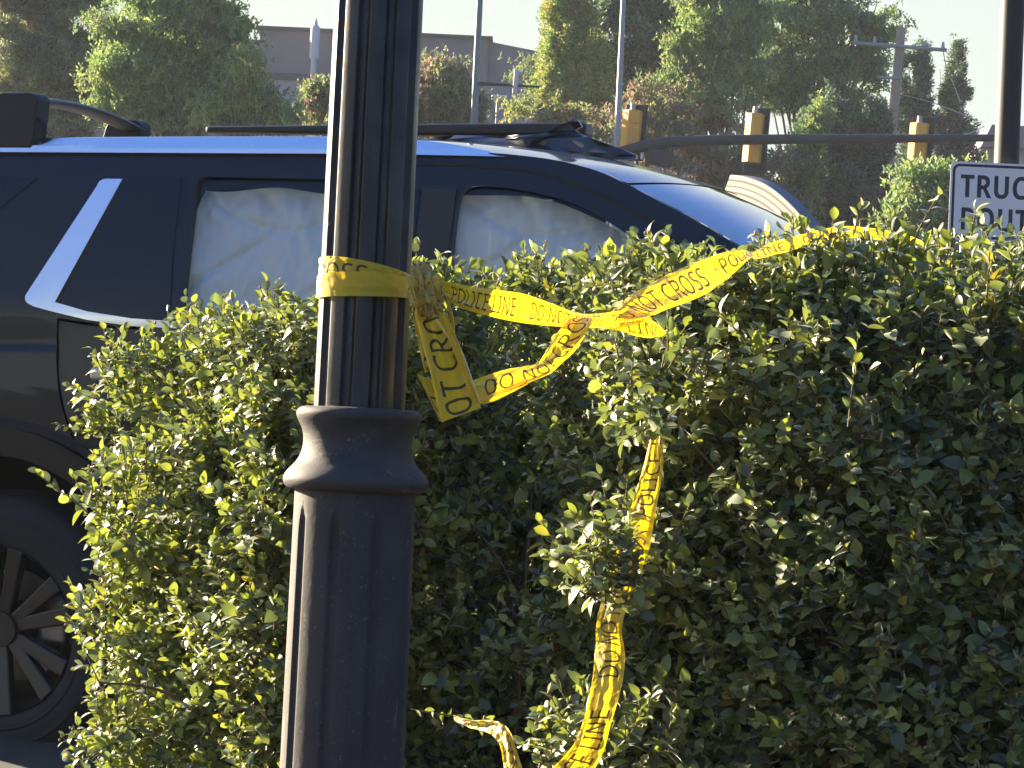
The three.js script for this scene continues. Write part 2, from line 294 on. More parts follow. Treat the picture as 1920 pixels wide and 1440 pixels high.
  const rearDoor = poly([...seamR.slice().reverse().map(([a, b], i) => i ? [a, b] : [0.21, 1.385]), ...arc(0, 0.56, 52, 0), [1.326, 0.40], [1.326, 1.388], [0.60, 1.377], [0.41, 1.365]]);
  const frontDoor = poly([[1.334, 0.40], [2.33, 0.40], [2.33, 1.392], [1.334, 1.388]]);
  const fender = poly([[2.338, 0.40], [2.50, 0.415], ...arc(3.07, 0.56, 180, 0), [3.93, 0.40], [3.94, 0.75], [3.85, 1.02], [3.4, 1.20], [2.76, 1.405], [2.338, 1.394]]);
  part('body_side', panel(side()), paint, car);
  part('body_side', panel(side(), { far: true, edge: 0.4 }), paint, car);
  const rd = part('rear_door', panel(rearDoor), paintLow, car);
  part('front_door', panel(frontDoor), paintLow, car);
  part('fender', panel(fender), paintLow, car);
  part('rear_door', panel(rearDoor, { far: true, edge: 0.4 }), paintLow, car);
  part('fender', panel(fender, { far: true, edge: 0.4 }), paintLow, car);
  // door pull
  const hg = new RoundedBoxGeometry(0.20, 0.042, 0.034, 3, 0.014); hg.translate(0.445, 1.232, 0.022);
  const cup = new THREE.SphereGeometry(1, 24, 12); cup.scale(0.075, 0.045, 0.006); cup.translate(0.42, 1.225, 0.0); part('handle_cup', cup, rubber, rd);
  part('handle', hg, std({ color: col(0.5, 0.52, 0.55), metalness: 1, roughness: 0.4 }), rd);
  // wheel arch lips
  const lip = (cx, far) => panel(poly([...arc(cx, 0.56, -2, 182, 26), ...arc(cx, 0.645, 182, -2, 26)]), { off: 0.022, depth: 0.03, far, edge: 0.2 });
  part('arch_trim', lip(0), paint, car); part('arch_trim', lip(3.07), paint, car);
  part('arch_trim', lip(0, true), paint, car);
  const edge1 = (cx) => panel(poly([...arc(cx, 0.648, -2, 182, 26), ...arc(cx, 0.672, 182, -2, 26)]), { off: 0.004, depth: 0.02, edge: 0.2 });
  part('arch_seal', edge1(0), rubber, car);
  // quarter glass and tail glass: black gloss panes proud of the pillar
  part('quarter_window', panel(poly([[0.345, 1.822], [0.548, 1.826], [0.556, 1.60], [0.575, 1.402], [0.41, 1.39], [0.20, 1.43]]), { off: 0.0035, depth: 0.012 }), gloss, car);
  part('quarter_window', panel(poly([[0.055, 1.825], [-0.06, 1.73], [-0.36, 1.46], [-0.85, 1.46], [-0.84, 1.83]]), { off: 0.0035, depth: 0.012 }), gloss, car);
  part('pillar_cover', panel(poly([[1.27, 1.80], [1.325, 1.80], [1.325, 1.405], [1.275, 1.405]]), { off: 0.004, depth: 0.012 }), gloss, car);
  part('pillar_cover', panel(poly([[1.332, 1.80], [1.438, 1.80], [1.436, 1.60], [1.44, 1.405], [1.332, 1.405]]), { off: 0.0045, depth: 0.012 }), plastic, car);
  // bright trim: leaning bar that turns into the line under the windows
  const trim = [...smooth([[0.085, 1.47], [0.268, 1.80]], 1), ...smooth([[0.268, 1.80], [0.276, 1.816], [0.292, 1.823]], 3), [0.352, 1.823], [0.185, 1.443], [0.30, 1.417], [0.45, 1.40], [0.60, 1.395], [1.0, 1.402], [1.5, 1.408], [2.3, 1.428], [2.3, 1.412], [1.5, 1.389], [1.0, 1.382], [0.60, 1.374], [0.45, 1.377], [0.30, 1.392], [0.16, 1.418], ...smooth([[0.115, 1.428], [0.088, 1.44], [0.080, 1.456], [0.085, 1.47]], 3)];
  part('window_trim', panel(poly(trim), { off: 0.010, depth: 0.014, edge: 0.1, crease: 0.3 }), chrome, car);
  const sealPts = smooth([[1.28, 1.882], [1.5, 1.876], [1.68, 1.858], [1.86, 1.80], [2.04, 1.715], [2.30, 1.56], [2.52, 1.43]], 6);
  part('door_seal', panel(poly([...sealPts, ...sealPts.slice().reverse().map(([a, b]) => [a - 0.006, b - 0.012])]), { off: 0.002, depth: 0.01, edge: 0.1 }), rubber, car);
  // panes
  for (const w of [rearWindow, frontWindow]) {
    let g = new THREE.ShapeGeometry(poly(w)); g = bare(g); g = new TessellateModifier(0.2, 5).modify(g);
    const P = g.attributes.position; for (let i = 0; i < P.count; i++) P.setZ(i, S(P.getX(i), P.getY(i)) - 0.016);
    g.computeVertexNormals();
    part('side_window', g, pane, car);
    const f = g.clone(); const Q = f.attributes.position; for (let i = 0; i < Q.count; i++) Q.setZ(i, 2 * CZ - Q.getZ(i)); f.computeVertexNormals();
    if (w === rearWindow) part('side_window', f, pane, car);
  }
  // deployed curtain airbags
  const bag = phys({ color: col(0.88, 0.90, 0.88), roughness: 0.92, transmission: 0.4, thickness: 0 });
  const headTop = (x, front) => front ? 1.785 - 0.50 * Math.pow(clamp((x - 1.6) / 0.66, 0, 1), 1.7) * 0.72 : 1.797 - 0.012 * (x - 0.6) + 0.008 * Math.sin(x * 17);
  const curtain = (x0, x1, sd) => grid(130, 80, (u, v) => {
    const x = lerp(x0, x1, u), y = lerp(1.30, headTop(x, x0 > 1.35), v);
    let z = S(x, Math.max(y, 1.42)) - 0.055 - 0.03 * Math.pow(Math.abs(v - 0.5) * 2, 2);
    z += 0.024 * NZ(x * 5, y * 3, sd) + 0.018 * NZ(x * 14 + y * 6, y * 5, sd) + 0.007 * NZ(x * 40, y * 22, sd) + 0.006 * Math.abs(NZ(x * 24 + 3 * NZ(x * 4, y * 4, sd), y * 10, sd + 2));
    z += 0.012 * Math.abs(NZ(x * 7 - y * 4, y * 9 + x * 2, sd + 4)) - 0.010 * Math.abs(NZ(x * 16 + y * 3, y * 7, sd + 9));
    const c1 = Math.abs(y - 1.79 + 0.12 * Math.sin((x - x0) * 5.2)) , c2 = Math.abs((x - x0 - 0.12) - 0.15 * Math.sin(y * 12));
    z -= 0.014 * Math.exp(-c1 * c1 / 0.0002) + 0.014 * Math.exp(-c2 * c2 / 0.0006);
    return V(x, y, z);
  });
  part('airbag', curtain(0.585, 1.29, 3), bag, car, 'white curtain airbag filling rear side window');
  part('airbag', curtain(1.40, 2.22, 9), bag, car, 'white curtain airbag filling front side window');
  // roof and windshield: from the near roof edge over a crown to the far edge
  const curve2 = (pts) => { const c = new THREE.SplineCurve(pts.map(([a, b]) => new THREE.Vector2(a, b))); return (t) => c.getPoint(t); };
  function over(edgePts, midPts, nu, inset = 0.0, pw = 2.3, lift = 0) {
    const E = curve2(edgePts), C = curve2(midPts);
    return grid(nu, 36, (u, v) => {
      const e = E(u), c = C(u), t = v * 2 - 1, k = 1 - Math.pow(Math.abs(t), pw), x = lerp(e.x, c.x, k), y = lerp(e.y, c.y, k) + lift;
      const zE = S(e.x, e.y) - inset, half = zE - CZ;
      return V(x, y, CZ + half * -t);
    });
  }
  part('roof', over([[-0.9, 1.865], [-0.5, 1.905], [0, 1.916], [0.6, 1.924], [1.0, 1.922], [1.3, 1.912], [1.57, 1.900], [1.78, 1.876], [1.945, 1.822]], [[-1.0, 1.90], [-0.5, 1.96], [0, 1.978], [0.6, 1.986], [1.0, 1.984], [1.3, 1.972], [1.64, 1.935], [1.86, 1.888], [2.01, 1.842]], 50, 0.02), phys({ color: col(0.006, 0.009, 0.014), roughness: 0.3, clearcoat: 1, clearcoatRoughness: 0.05, ior: 1.6 }), car);
  part('windshield', over([[1.95, 1.816], [2.12, 1.737], [2.29, 1.647], [2.5, 1.532], [2.74, 1.417]], [[2.015, 1.838], [2.14, 1.785], [2.30, 1.700], [2.58, 1.545], [2.90, 1.38]], 30, 0.022, 2.3), windshieldGlass, car);
  part('hood', over([[2.75, 1.41], [3.1, 1.31], [3.4, 1.21], [3.7, 1.10], [3.86, 1.02]], [[2.9, 1.385], [3.2, 1.34], [3.5, 1.27], [3.85, 1.16], [4.05, 1.02]], 20, 0.02), paint, car);
  part('front_bumper', over([[3.86, 1.02], [3.94, 0.8], [3.95, 0.6], [3.92, 0.35]], [[4.05, 1.02], [4.14, 0.8], [4.15, 0.6], [4.08, 0.35]], 10, 0.01), plastic, car);
  part('tailgate', over([[-1.10, 0.36], [-1.15, 0.6], [-1.14, 1.0], [-1.09, 1.40], [-0.99, 1.74], [-0.9, 1.865]], [[-1.22, 0.36], [-1.27, 0.6], [-1.25, 1.0], [-1.19, 1.40], [-1.09, 1.74], [-1.0, 1.90]], 24, 0.012), paint, car);
  // floor, wheel wells, seats
  const ub = new THREE.BoxGeometry(4.9, 0.1, 1.6); ub.translate(1.4, 0.40, CZ);
  const bulk = new THREE.BoxGeometry(0.06, 0.9, 1.6); bulk.translate(2.66, 0.9, CZ);
  part('underbody', merge([ub, bulk]), rubber, car);
  for (const cx of [0, 3.07]) {
    const g = grid(24, 3, (u, v) => { const a = lerp(-5, 185, u) * RAD; return V(cx + Math.cos(a) * 0.552, 0.415 + Math.sin(a) * 0.552, lerp(-0.02, -0.5, v)); });
    const back = new THREE.CircleGeometry(0.552, 32); back.translate(cx, 0.415, -0.5);
    part('wheel_well', merge([g, back]), rubber, car);
  }
  for (const sx of [1.5, 0.55]) for (const sz of [-0.5, -1.4]) {
    const s1 = new RoundedBoxGeometry(0.14, 0.62, 0.46, 3, 0.05); s1.rotateZ(0.25); s1.translate(sx - 0.1, 1.15, sz);
    const s2 = new RoundedBoxGeometry(0.5, 0.16, 0.5, 3, 0.05); s2.translate(sx + 0.2, 0.78, sz);
    const s3 = new RoundedBoxGeometry(0.1, 0.2, 0.26, 3, 0.04); s3.rotateZ(0.2); s3.translate(sx - 0.18, 1.56, sz);
    part('seat', merge([s1, s2, s3]), std({ color: col(0.03, 0.03, 0.032), roughness: 0.8 }), car);
  }
  // wheels
  const tyreProfile = [[0.262, -0.10], [0.285, -0.118], [0.30, -0.122], [0.303, -0.1255], [0.308, -0.1255], [0.311, -0.123], [0.33, -0.126], [0.352, -0.1245], [0.355, -0.128], [0.362, -0.127], [0.365, -0.1225], [0.38, -0.118], [0.412, -0.098], [0.424, -0.06], [0.426, 0], [0.424, 0.06], [0.412, 0.098], [0.38, 0.118], [0.365, 0.1225], [0.362, 0.127], [0.355, 0.128], [0.352, 0.1245], [0.33, 0.126], [0.311, 0.123], [0.308, 0.1255], [0.303, 0.1255], [0.30, 0.122], [0.285, 0.118], [0.262, 0.10]].map(([r, y]) => new THREE.Vector2(r, y));
  const rimMat = phys({ color: col(0.006, 0.0065, 0.008), roughness: 0.45, clearcoat: 0.3, clearcoatRoughness: 0.15 });
  const rimEdge = std({ color: col(0.02, 0.021, 0.025), roughness: 0.4, metalness: 0.3 });
  const steel = std({ color: col(0.28, 0.275, 0.27), metalness: 0.9, roughness: 0.38 });
  function wheel(cx, z, turn) {
    const w = new THREE.Group(); w.name = 'wheel'; w.position.set(cx, 0.425, z); car.add(w);
    const ty = new THREE.LatheGeometry(new THREE.SplineCurve(tyreProfile).getPoints(180), 72); ty.rotateX(Math.PI / 2); part('tyre', ty, rubber, w);
    const barrel = new THREE.LatheGeometry([[0.262, 0.108], [0.270, 0.100], [0.266, 0.09], [0.245, 0.07], [0.235, -0.1]].map(([a, b]) => new THREE.Vector2(a, b)), 64); barrel.rotateX(Math.PI / 2);
    part('rim', barrel, rimEdge, w);
    const sp = [];
    for (let i = 0; i < 6; i++) for (const k of [-1, 1]) {
      const a = (turn + i * 60) * RAD, s = new THREE.Shape(), d = 0.10 * k;
      const P = (r, da) => [Math.cos(a + da) * r, Math.sin(a + da) * r];
      const q = [P(0.05, d * 1.5 - 0.28), P(0.262, k * 0.20 - 0.075), P(0.262, k * 0.20 + 0.10), P(0.05, d * 1.5 + 0.28)];
      q.forEach(([x, y], j) => j ? s.lineTo(x, y) : s.moveTo(x, y));
      const g = new THREE.ExtrudeGeometry(s, { depth: 0.022, bevelEnabled: true, bevelSize: 0.006, bevelThickness: 0.008, bevelSegments: 2 });
      const Q = g.attributes.position; for (let j = 0; j < Q.count; j++) { const r = Math.hypot(Q.getX(j), Q.getY(j)); Q.setZ(j, Q.getZ(j) + 0.045 + 0.04 * sstep(r, 0.04, 0.26)); } g.computeVertexNormals(); sp.push(g);
    }
    part('spokes', merge(sp), rimMat, w);
    const cap = new THREE.CylinderGeometry(0.055, 0.065, 0.05, 32); cap.rotateX(Math.PI / 2); cap.translate(0, 0, 0.06); part('hub_cap', cap, rimMat, w);
    const disc = new THREE.RingGeometry(0.08, 0.175, 48); disc.translate(0, 0, -0.02); const cal = new RoundedBoxGeometry(0.1, 0.16, 0.06, 3, 0.02); cal.translate(0.15, 0.03, 0.0);
    part('brake_disc', merge([disc, cal]), steel, w);
  }
  wheel(0, -0.125, 25); wheel(3.07, -0.125, 5); wheel(0, 2 * CZ + 0.125, 10); wheel(3.07, 2 * CZ + 0.125, 0);
  // bright roof rail on the near side: flat lower face, upper face leaning inwards
  const railU = (x) => 1.952 + 0.004 * Math.sin(x * 2) - 0.055 * Math.pow(clamp((x - 1.12) / 0.47, 0, 1), 2.0), railL = (x) => 1.905 - 0.002 * x - 0.006 * clamp((x - 1.2) / 0.4, 0, 1);
  const rail = (far) => grid(70, 7, (u, v) => {
    const x = lerp(-0.85, 1.585, u), t = Math.min(1, Math.min(u, 1 - u) * 40), yl = railL(x), yu = Math.max(yl + 0.002, railU(x)), ym = lerp(yl, yu, 0.45), z0 = S(x, 1.9) + 0.012;
    const prof = [[yl, z0 - 0.03], [yl, z0], [lerp(yl, ym, 0.5), z0 - 0.003], [ym, z0 - 0.006], [ym + 0.0012, z0 - 0.009], [yu - 0.002, z0 - 0.026], [yu, z0 - 0.032], [yl + 0.01, z0 - 0.06]][Math.round(v * 7)];
    return V(x, lerp(yl, prof[0], t), far ? 2 * CZ - prof[1] : prof[1]);
  });
  part('roof_rail', toCreasedNormals(rail(false), 0.35), chrome, car, 'bright metal roof rail');
  part('roof_rail', toCreasedNormals(rail(true), 0.35), plastic, car);
  // rear cross bar on a tall foot
  const bar = new THREE.Group(); bar.name = 'cross_bar'; car.add(bar);
  const fs = new THREE.Shape(); fs.moveTo(-0.18, 1.925); fs.lineTo(0.012, 1.925); fs.lineTo(0.022, 1.945); fs.lineTo(0.028, 2.00); fs.lineTo(0.036, 2.066); fs.quadraticCurveTo(0.03, 2.084, 0.0, 2.085); fs.lineTo(-0.085, 2.085); fs.quadraticCurveTo(-0.115, 2.08, -0.125, 2.05);
  fs.closePath();
  const fg = new THREE.ExtrudeGeometry(fs, { depth: 0.07, bevelEnabled: true, bevelSize: 0.006, bevelThickness: 0.006, bevelSegments: 3 }); fg.translate(0, 0, -0.25); part('foot', fg, plastic, bar);
  const fg2 = fg.clone(); fg2.scale(0.8, 1, 1); fg2.translate(-0.02, -0.035, -0.74); part('foot', fg2, plastic, bar);
  part('beam', grid(60, 14, (u, v) => { const z = lerp(-0.2, -0.95, u), a = v * 2 * Math.PI; return V(-0.03 + Math.cos(a) * 0.058 * lerp(1, 0.75, u), 2.068 + 0.012 * Math.sin(u * Math.PI) - 0.045 * u * u + Math.sin(a) * 0.013, z); }), std({ color: col(0.11, 0.11, 0.12), roughness: 0.5 }), bar);
  part('strap', tube([V(0.02, 2.015, -0.19), V(0.045, 2.005, -0.19), V(0.058, 1.985, -0.19), V(0.056, 1.955, -0.19), V(0.05, 1.94, -0.19)], 0.006, 0.006, 6, 20), rubber, bar);
  // long flat bar and buckled sheet metal on the roof
  const lb = new RoundedBoxGeometry(1.42, 0.05, 0.11, 4, 0.016); { const P = lb.attributes.position; for (let i = 0; i < P.count; i++) { const u = P.getX(i) / 1.42 + 0.5; P.setY(i, P.getY(i) * lerp(0.45, 1.0, sstep(u, 0.1, 0.6)) + 0.012 * Math.sin(u * Math.PI * 1.1) + 0.004 * NZ(u * 9, 0, 1)); } lb.computeVertexNormals(); }
  lb.translate(0.23 + 0.71 - 0.16, 2.048, -1.35);
  part('roof_carrier', lb, std({ color: col(0.02, 0.018, 0.017), roughness: 0.45 }), car, 'dark flat carrier lying along roof');
  const torn = new THREE.Shape(); smooth([[0.95, 1.96], [1.05, 2.008], [1.32, 2.012], [1.42, 2.02], [1.485, 2.052], [1.515, 2.066], [1.535, 2.045], [1.515, 2.03], [1.56, 2.01], [1.64, 1.985], [1.76, 1.935], [1.60, 1.93]], 3).forEach(([a, b], i) => i ? torn.lineTo(a, b) : torn.moveTo(a, b));
  let tg = new THREE.ExtrudeGeometry(torn, { depth: 0.02, bevelEnabled: false }); tg = bare(tg); tg = new TessellateModifier(0.06, 7).modify(tg);
  { const P = tg.attributes.position; for (let i = 0; i < P.count; i++) { const x = P.getX(i), y = P.getY(i); P.setZ(i, P.getZ(i) - 1.0 + 0.05 * NZ(x * 9, y * 22, 3) + 0.02 * NZ(x * 24, y * 50, 8) - (y - 1.93) * 0.9); } tg.computeVertexNormals(); tg = toCreasedNormals(tg, 0.7); }
  part('buckled_roof', tg, phys({ color: col(0.012, 0.012, 0.012), roughness: 0.35, clearcoat: 0.5, clearcoatRoughness: 0.2 }), car, 'dark buckled sheet at front of roof');
  // far front door, swung open
  const door = new THREE.Group(); door.name = 'open_door'; door.position.set(2.40, 0, -1.85);
  door.userData.label = 'open far front door with pale sunlit window frame';
  const phi = 38 * RAD; const du = V(-Math.cos(phi), 0, -Math.sin(phi)), dn = new THREE.Vector3().crossVectors(du, V(0, 1, 0)).normalize();
  door.quaternion.setFromRotationMatrix(new THREE.Matrix4().makeBasis(du, V(0, 1, 0), dn)); car.add(door);
  const outer = [[0.02, 1.46], [0.16, 1.615], [0.305, 1.749], [0.41, 1.828], [0.531, 1.892], [0.654, 1.926], [0.747, 1.936]];
  const inset = (d) => outer.map(([a, b]) => [a + d * 0.55, b - d]);
  const band = (d0, d1, dep, z, mat, nm) => {
    const o = smooth(inset(d0), 5), i = smooth(inset(d1), 5).reverse(), s = poly([...o, ...i]);
    const g = new THREE.ExtrudeGeometry(s, { depth: dep, bevelEnabled: true, bevelSize: 0.003, bevelThickness: 0.004, bevelSegments: 2 }); g.translate(0, 0, z); part(nm, g, mat, door);
  };
  const pale = std({ color: col(0.085, 0.078, 0.066), roughness: 0.5 }), palest = std({ color: col(0.17, 0.155, 0.135), roughness: 0.42 }), dk = std({ color: col(0.008, 0.008, 0.008), roughness: 0.7 });
  band(0.0, 0.013, 0.05, -0.05, palest, 'frame'); band(0.013, 0.021, 0.02, -0.05, dk, 'seal'); band(0.021, 0.036, 0.045, -0.05, pale, 'frame'); band(0.036, 0.042, 0.02, -0.05, dk, 'seal'); band(0.042, 0.056, 0.052, -0.05, palest, 'frame'); band(0.056, 0.064, 0.02, -0.05, dk, 'seal'); band(0.064, 0.078, 0.04, -0.05, pale, 'frame'); band(0.078, 0.088, 0.055, -0.05, palest, 'frame');
  const post = poly([[0.750, 1.934], [0.745, 1.83], [0.735, 1.40], [0.80, 1.40], [0.785, 1.70]]);
  part('frame', new THREE.ExtrudeGeometry(post, { depth: 0.05, bevelEnabled: false }).translate(0, 0, -0.052), pale, door);
  part('window', new THREE.ShapeGeometry(poly([...smooth(inset(0.088), 5), [0.745, 1.40], [0.07, 1.36]])).translate(0, 0, -0.03), pane, door);
  const lower = new RoundedBoxGeometry(0.80, 0.9, 0.08, 3, 0.03); lower.translate(0.40, 0.93, -0.03); part('panel', lower, pale, door);
}

// ------------------------------------------------------------------ hedge
const leafMat = phys({ color: col(1, 1, 1), roughness: 0.88, transmission: 0.5, thickness: 0, clearcoat: 1.0, clearcoatRoughness: 0.38 });
function leafGeo(curl, fold, w) {
  const rows = 6, p = [], idx = [], W = [0.0, 0.6, 0.95, 1.0, 0.72, 0.0];
  for (let i = 0; i < rows; i++) {
    const t = i / (rows - 1), y = t, z = -curl * t * t, hw = w * W[i];
    p.push(-hw, y, z + hw * fold, 0, y, z, hw, y, z + hw * fold);
  }
  for (let i = 0; i < rows - 1; i++) { const a = i * 3, b = a + 3; for (const k of [0, 1]) { if (i > 0) idx.push(a + k, a + k + 1, b + k + 1); if (i < rows - 2) idx.push(a + k, b + k + 1, b + k); if (i === 0) idx.push(a + 1, b + k + 1, b + k); if (i === rows - 2 && 0) idx.push(); } }
  const g = new THREE.BufferGeometry(); g.setAttribute('position', new THREE.Float32BufferAttribute(p, 3)); g.setAttribute('uv', new THREE.Float32BufferAttribute(new Float32Array(p.length / 3 * 2), 2)); g.setIndex(idx); g.computeVertexNormals(); return g;
}
const LEAVES = [leafGeo(0.3, 0.45, 0.30), leafGeo(-0.2, 0.7, 0.28), leafGeo(0.65, 0.25, 0.33)];
const twigGeo = (() => { const g = new THREE.CylinderGeometry(0.5, 1, 1, 4, 1, true); g.translate(0, 0.5, 0); return g; })();
const seedGeo = new THREE.IcosahedronGeometry(1, 1);
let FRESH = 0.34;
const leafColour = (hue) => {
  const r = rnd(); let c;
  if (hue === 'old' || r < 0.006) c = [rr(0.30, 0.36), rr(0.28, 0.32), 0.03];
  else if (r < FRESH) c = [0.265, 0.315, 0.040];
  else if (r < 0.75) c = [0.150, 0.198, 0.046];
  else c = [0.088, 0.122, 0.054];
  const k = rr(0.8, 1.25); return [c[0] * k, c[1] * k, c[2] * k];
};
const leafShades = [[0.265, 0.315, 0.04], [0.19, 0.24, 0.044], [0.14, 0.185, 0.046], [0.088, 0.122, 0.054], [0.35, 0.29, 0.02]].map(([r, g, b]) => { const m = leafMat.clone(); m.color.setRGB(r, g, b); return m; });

function box(cx, cy, cz, hx, hy, hz, r) {                  // signed distance to a rounded box
  return (p) => { const x = Math.abs(p.x - cx) - hx + r, y = Math.abs(p.y - cy) - hy + r, z = Math.abs(p.z - cz) - hz + r; return Math.hypot(Math.max(x, 0), Math.max(y, 0), Math.max(z, 0)) + Math.min(0, Math.max(x, y, z)) - r; };
}
function slant(cx, cy, cz, hx, hy, hz, r, b) {              // the same, turned so that its face looks b to the left of the viewer
  const f = box(0, 0, 0, hx, hy, hz, r), c = Math.cos(b), s = Math.sin(b);
  return (p) => { const x = p.x - cx, z = p.z - cz; return f({ x: x * c + z * s, y: p.y - cy, z: -x * s + z * c }); };
}
const ball = (cx, cy, cz, r) => (p) => Math.hypot(p.x - cx, p.y - cy, p.z - cz) - r;
const tapeCells = new Map();
for (const p of tapePoints) { const k = Math.floor(p.x / 0.05) + ',' + Math.floor(p.y / 0.05) + ',' + Math.floor(p.z / 0.05); if (!tapeCells.has(k)) tapeCells.set(k, []); tapeCells.get(k).push(p); }
const nearTape = (q, r) => {
  const a = Math.floor(q.x / 0.05), b = Math.floor(q.y / 0.05), c = Math.floor(q.z / 0.05);
  for (let i = -1; i <= 1; i++) for (let j = -1; j <= 1; j++) for (let k = -1; k <= 1; k++) for (const p of tapeCells.get((a + i) + ',' + (b + j) + ',' + (c + k)) ?? []) if (p.distanceTo(q) < r) return true;
  return false;
};

function hedge(o) {
  FRESH = o.fresh ?? 0.34; const root = thing('hedge_shrub', o.label, 'hedge', o.base);
  const sdf = (p) => { let d = 1e9; for (const s of o.solids) d = Math.min(d, s(p)); return d + 0.075 * NZ(p.x * 4.6, p.y * 4.6, p.z * 4.6 + o.seed) + 0.03 * NZ(p.x * 11, p.y * 11, p.z * 11 + o.seed); };
  const grad = (p) => { const e = 0.01, d = sdf(p); return V(sdf(V(p.x + e, p.y, p.z)) - d, sdf(V(p.x, p.y + e, p.z)) - d, sdf(V(p.x, p.y, p.z + e)) - d).normalize(); };
  const leaves = [], twigs = [], q = new THREE.Quaternion(), UP = V(0, 1, 0), sc = V(1, 1, 1);
  const mat = (pos, dir, nrm, len, wid) => {               // leaf along dir with its face toward nrm
    const y = dir.clone().normalize(), z = nrm.clone().addScaledVector(y, -nrm.dot(y)); if (z.lengthSq() < 1e-6) z.set(0, 0, 1); z.normalize();
    const x = new THREE.Vector3().crossVectors(y, z); return new THREE.Matrix4().makeBasis(x.multiplyScalar(wid), y.multiplyScalar(len), z.multiplyScalar(len)).setPosition(pos);
  };
  const seeds = [], sprig = (p, dir, len, n, big, over) => {
    const bend = V(gauss() * 0.25, 0.2, gauss() * 0.25), side0 = rnd() * 6.28; let prev = p.clone();
    const old = rnd() < 0.007 ? 'old' : 0;
    for (let i = 0; i < n; i++) {
      const t = (i + 0.6) / n, pos = p.clone().addScaledVector(dir, len * t).addScaledVector(bend, len * t * t * 0.5);
      if (!over && nearTape(pos, 0.034)) return;
      const ang = side0 + i * 2.4, a = V(Math.cos(ang), 0, Math.sin(ang)); a.addScaledVector(dir, -a.dot(dir)).normalize();
      const ld = a.multiplyScalar(lerp(1.0, 0.35, t * t)).addScaledVector(dir, lerp(0.35, 1.1, t)).add(V(gauss() * 0.4, gauss() * 0.4, gauss() * 0.4)).normalize();
      const ln = dir.clone().multiplyScalar(0.8).add(V(gauss() * 0.8, 0.4 + gauss() * 0.6, gauss() * 0.8));
      const L = rr(0.019, 0.037) * (big ?? 1) * (i === n - 1 ? 0.75 : 1);
      leaves.push({ m: mat(pos, ld, ln, L, L * rr(0.85, 1.15)), pos, ln, L, c: leafColour(old), k: (rnd() * 3) | 0 });
    }
    const end = p.clone().addScaledVector(dir, len).addScaledVector(bend, len * 0.4);
    if (rnd() < 0.22) for (let i = 0; i < 3; i++) seeds.push(new THREE.Matrix4().makeScale(0.0028, 0.0034, 0.0028).setPosition(end.x + gauss() * 0.008, end.y + gauss() * 0.008, end.z + gauss() * 0.008));
    const d = end.clone().sub(p), l = d.length();
    q.setFromUnitVectors(UP, d.normalize()); twigs.push(new THREE.Matrix4().compose(p, q.clone(), V(0.0017, l, 0.0017)));
  };
  const [x0, x1, y0, y1, z0, z1] = o.bounds, p = new THREE.Vector3(); let made = 0, tries = 0;
  while (made < o.count && tries++ < o.count * 60) {
    p.set(rr(x0, x1), rr(y0, y1), rr(z0, z1)); const d = sdf(p); if (d > 0 || d < -0.30) continue;
    if (d < -0.15 && rnd() > 0.25) continue;
    if (NZ(p.x * 7.5 + 9, p.y * 7.5, p.z * 7.5 + o.seed) < -0.16 && rnd() < 0.7) continue;
    const n = grad(p);
    if (n.z < -0.3 && rnd() > 0.6) continue;               // fewer on the back
    const shell = d > -0.12;
    const dir = n.clone().multiplyScalar(shell ? 0.75 : 0.4).add(V(gauss() * 0.5, 0.55 + gauss() * 0.35, gauss() * 0.5)).normalize();
    sprig(p, dir, rr(0.045, 0.10), 6 + (rnd() * 4 | 0)); made++;
  }
  for (const [px, py, dep, dx, dy, len, n] of o.long) sprig(at(px, py, dep), V(dx, dy, 0.15).normalize(), len, n, 1.0, true);
  // the leaves that show largest become leaves of their own, the rest one mass
  const cp = camera.position, v = new THREE.Vector3(), pr = new THREE.Vector3();
  for (const l of leaves) {
    v.copy(cp).sub(l.pos); const D = v.length(); v.divideScalar(D); pr.copy(l.pos).project(camera);
    l.s = Math.abs(pr.x) < 1 && Math.abs(pr.y) < 1 && sdf(l.pos) > 0.015 ? l.L * l.L * Math.abs(l.ln.clone().normalize().dot(v)) / (D * D) : -1;
  }
  leaves.sort((a, b) => b.s - a.s);
  const one = leaves.slice(0, 300), rest = leaves.slice(300), M4 = new THREE.Matrix4().makeTranslation(-o.base.x, -o.base.y, -o.base.z);
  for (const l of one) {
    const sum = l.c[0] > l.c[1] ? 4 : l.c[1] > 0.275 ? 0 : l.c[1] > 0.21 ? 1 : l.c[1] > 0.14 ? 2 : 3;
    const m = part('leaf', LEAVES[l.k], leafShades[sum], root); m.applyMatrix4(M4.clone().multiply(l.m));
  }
  for (let k = 0; k < 3; k++) {
    const list = rest.filter((l) => l.k === k), im = new THREE.InstancedMesh(LEAVES[k], leafMat, list.length), c = new THREE.Color();
    list.forEach((l, i) => { im.setMatrixAt(i, M4.clone().multiply(l.m)); im.setColorAt(i, c.setRGB(...l.c)); });
    im.name = 'foliage'; im.userData.kind = 'stuff'; im.castShadow = im.receiveShadow = true; root.add(im);
  }
  const tw = new THREE.InstancedMesh(twigGeo, M.twig, twigs.length); twigs.forEach((m, i) => tw.setMatrixAt(i, M4.clone().multiply(m))); const sd = new THREE.InstancedMesh(seedGeo, M.seed, seeds.length); seeds.forEach((m, i) => sd.setMatrixAt(i, M4.clone().multiply(m))); sd.name = 'seed_heads'; sd.userData.kind = 'stuff'; sd.castShadow = true; root.add(sd); tw.name = 'twigs'; tw.userData.kind = 'stuff'; tw.castShadow = true; root.add(tw);
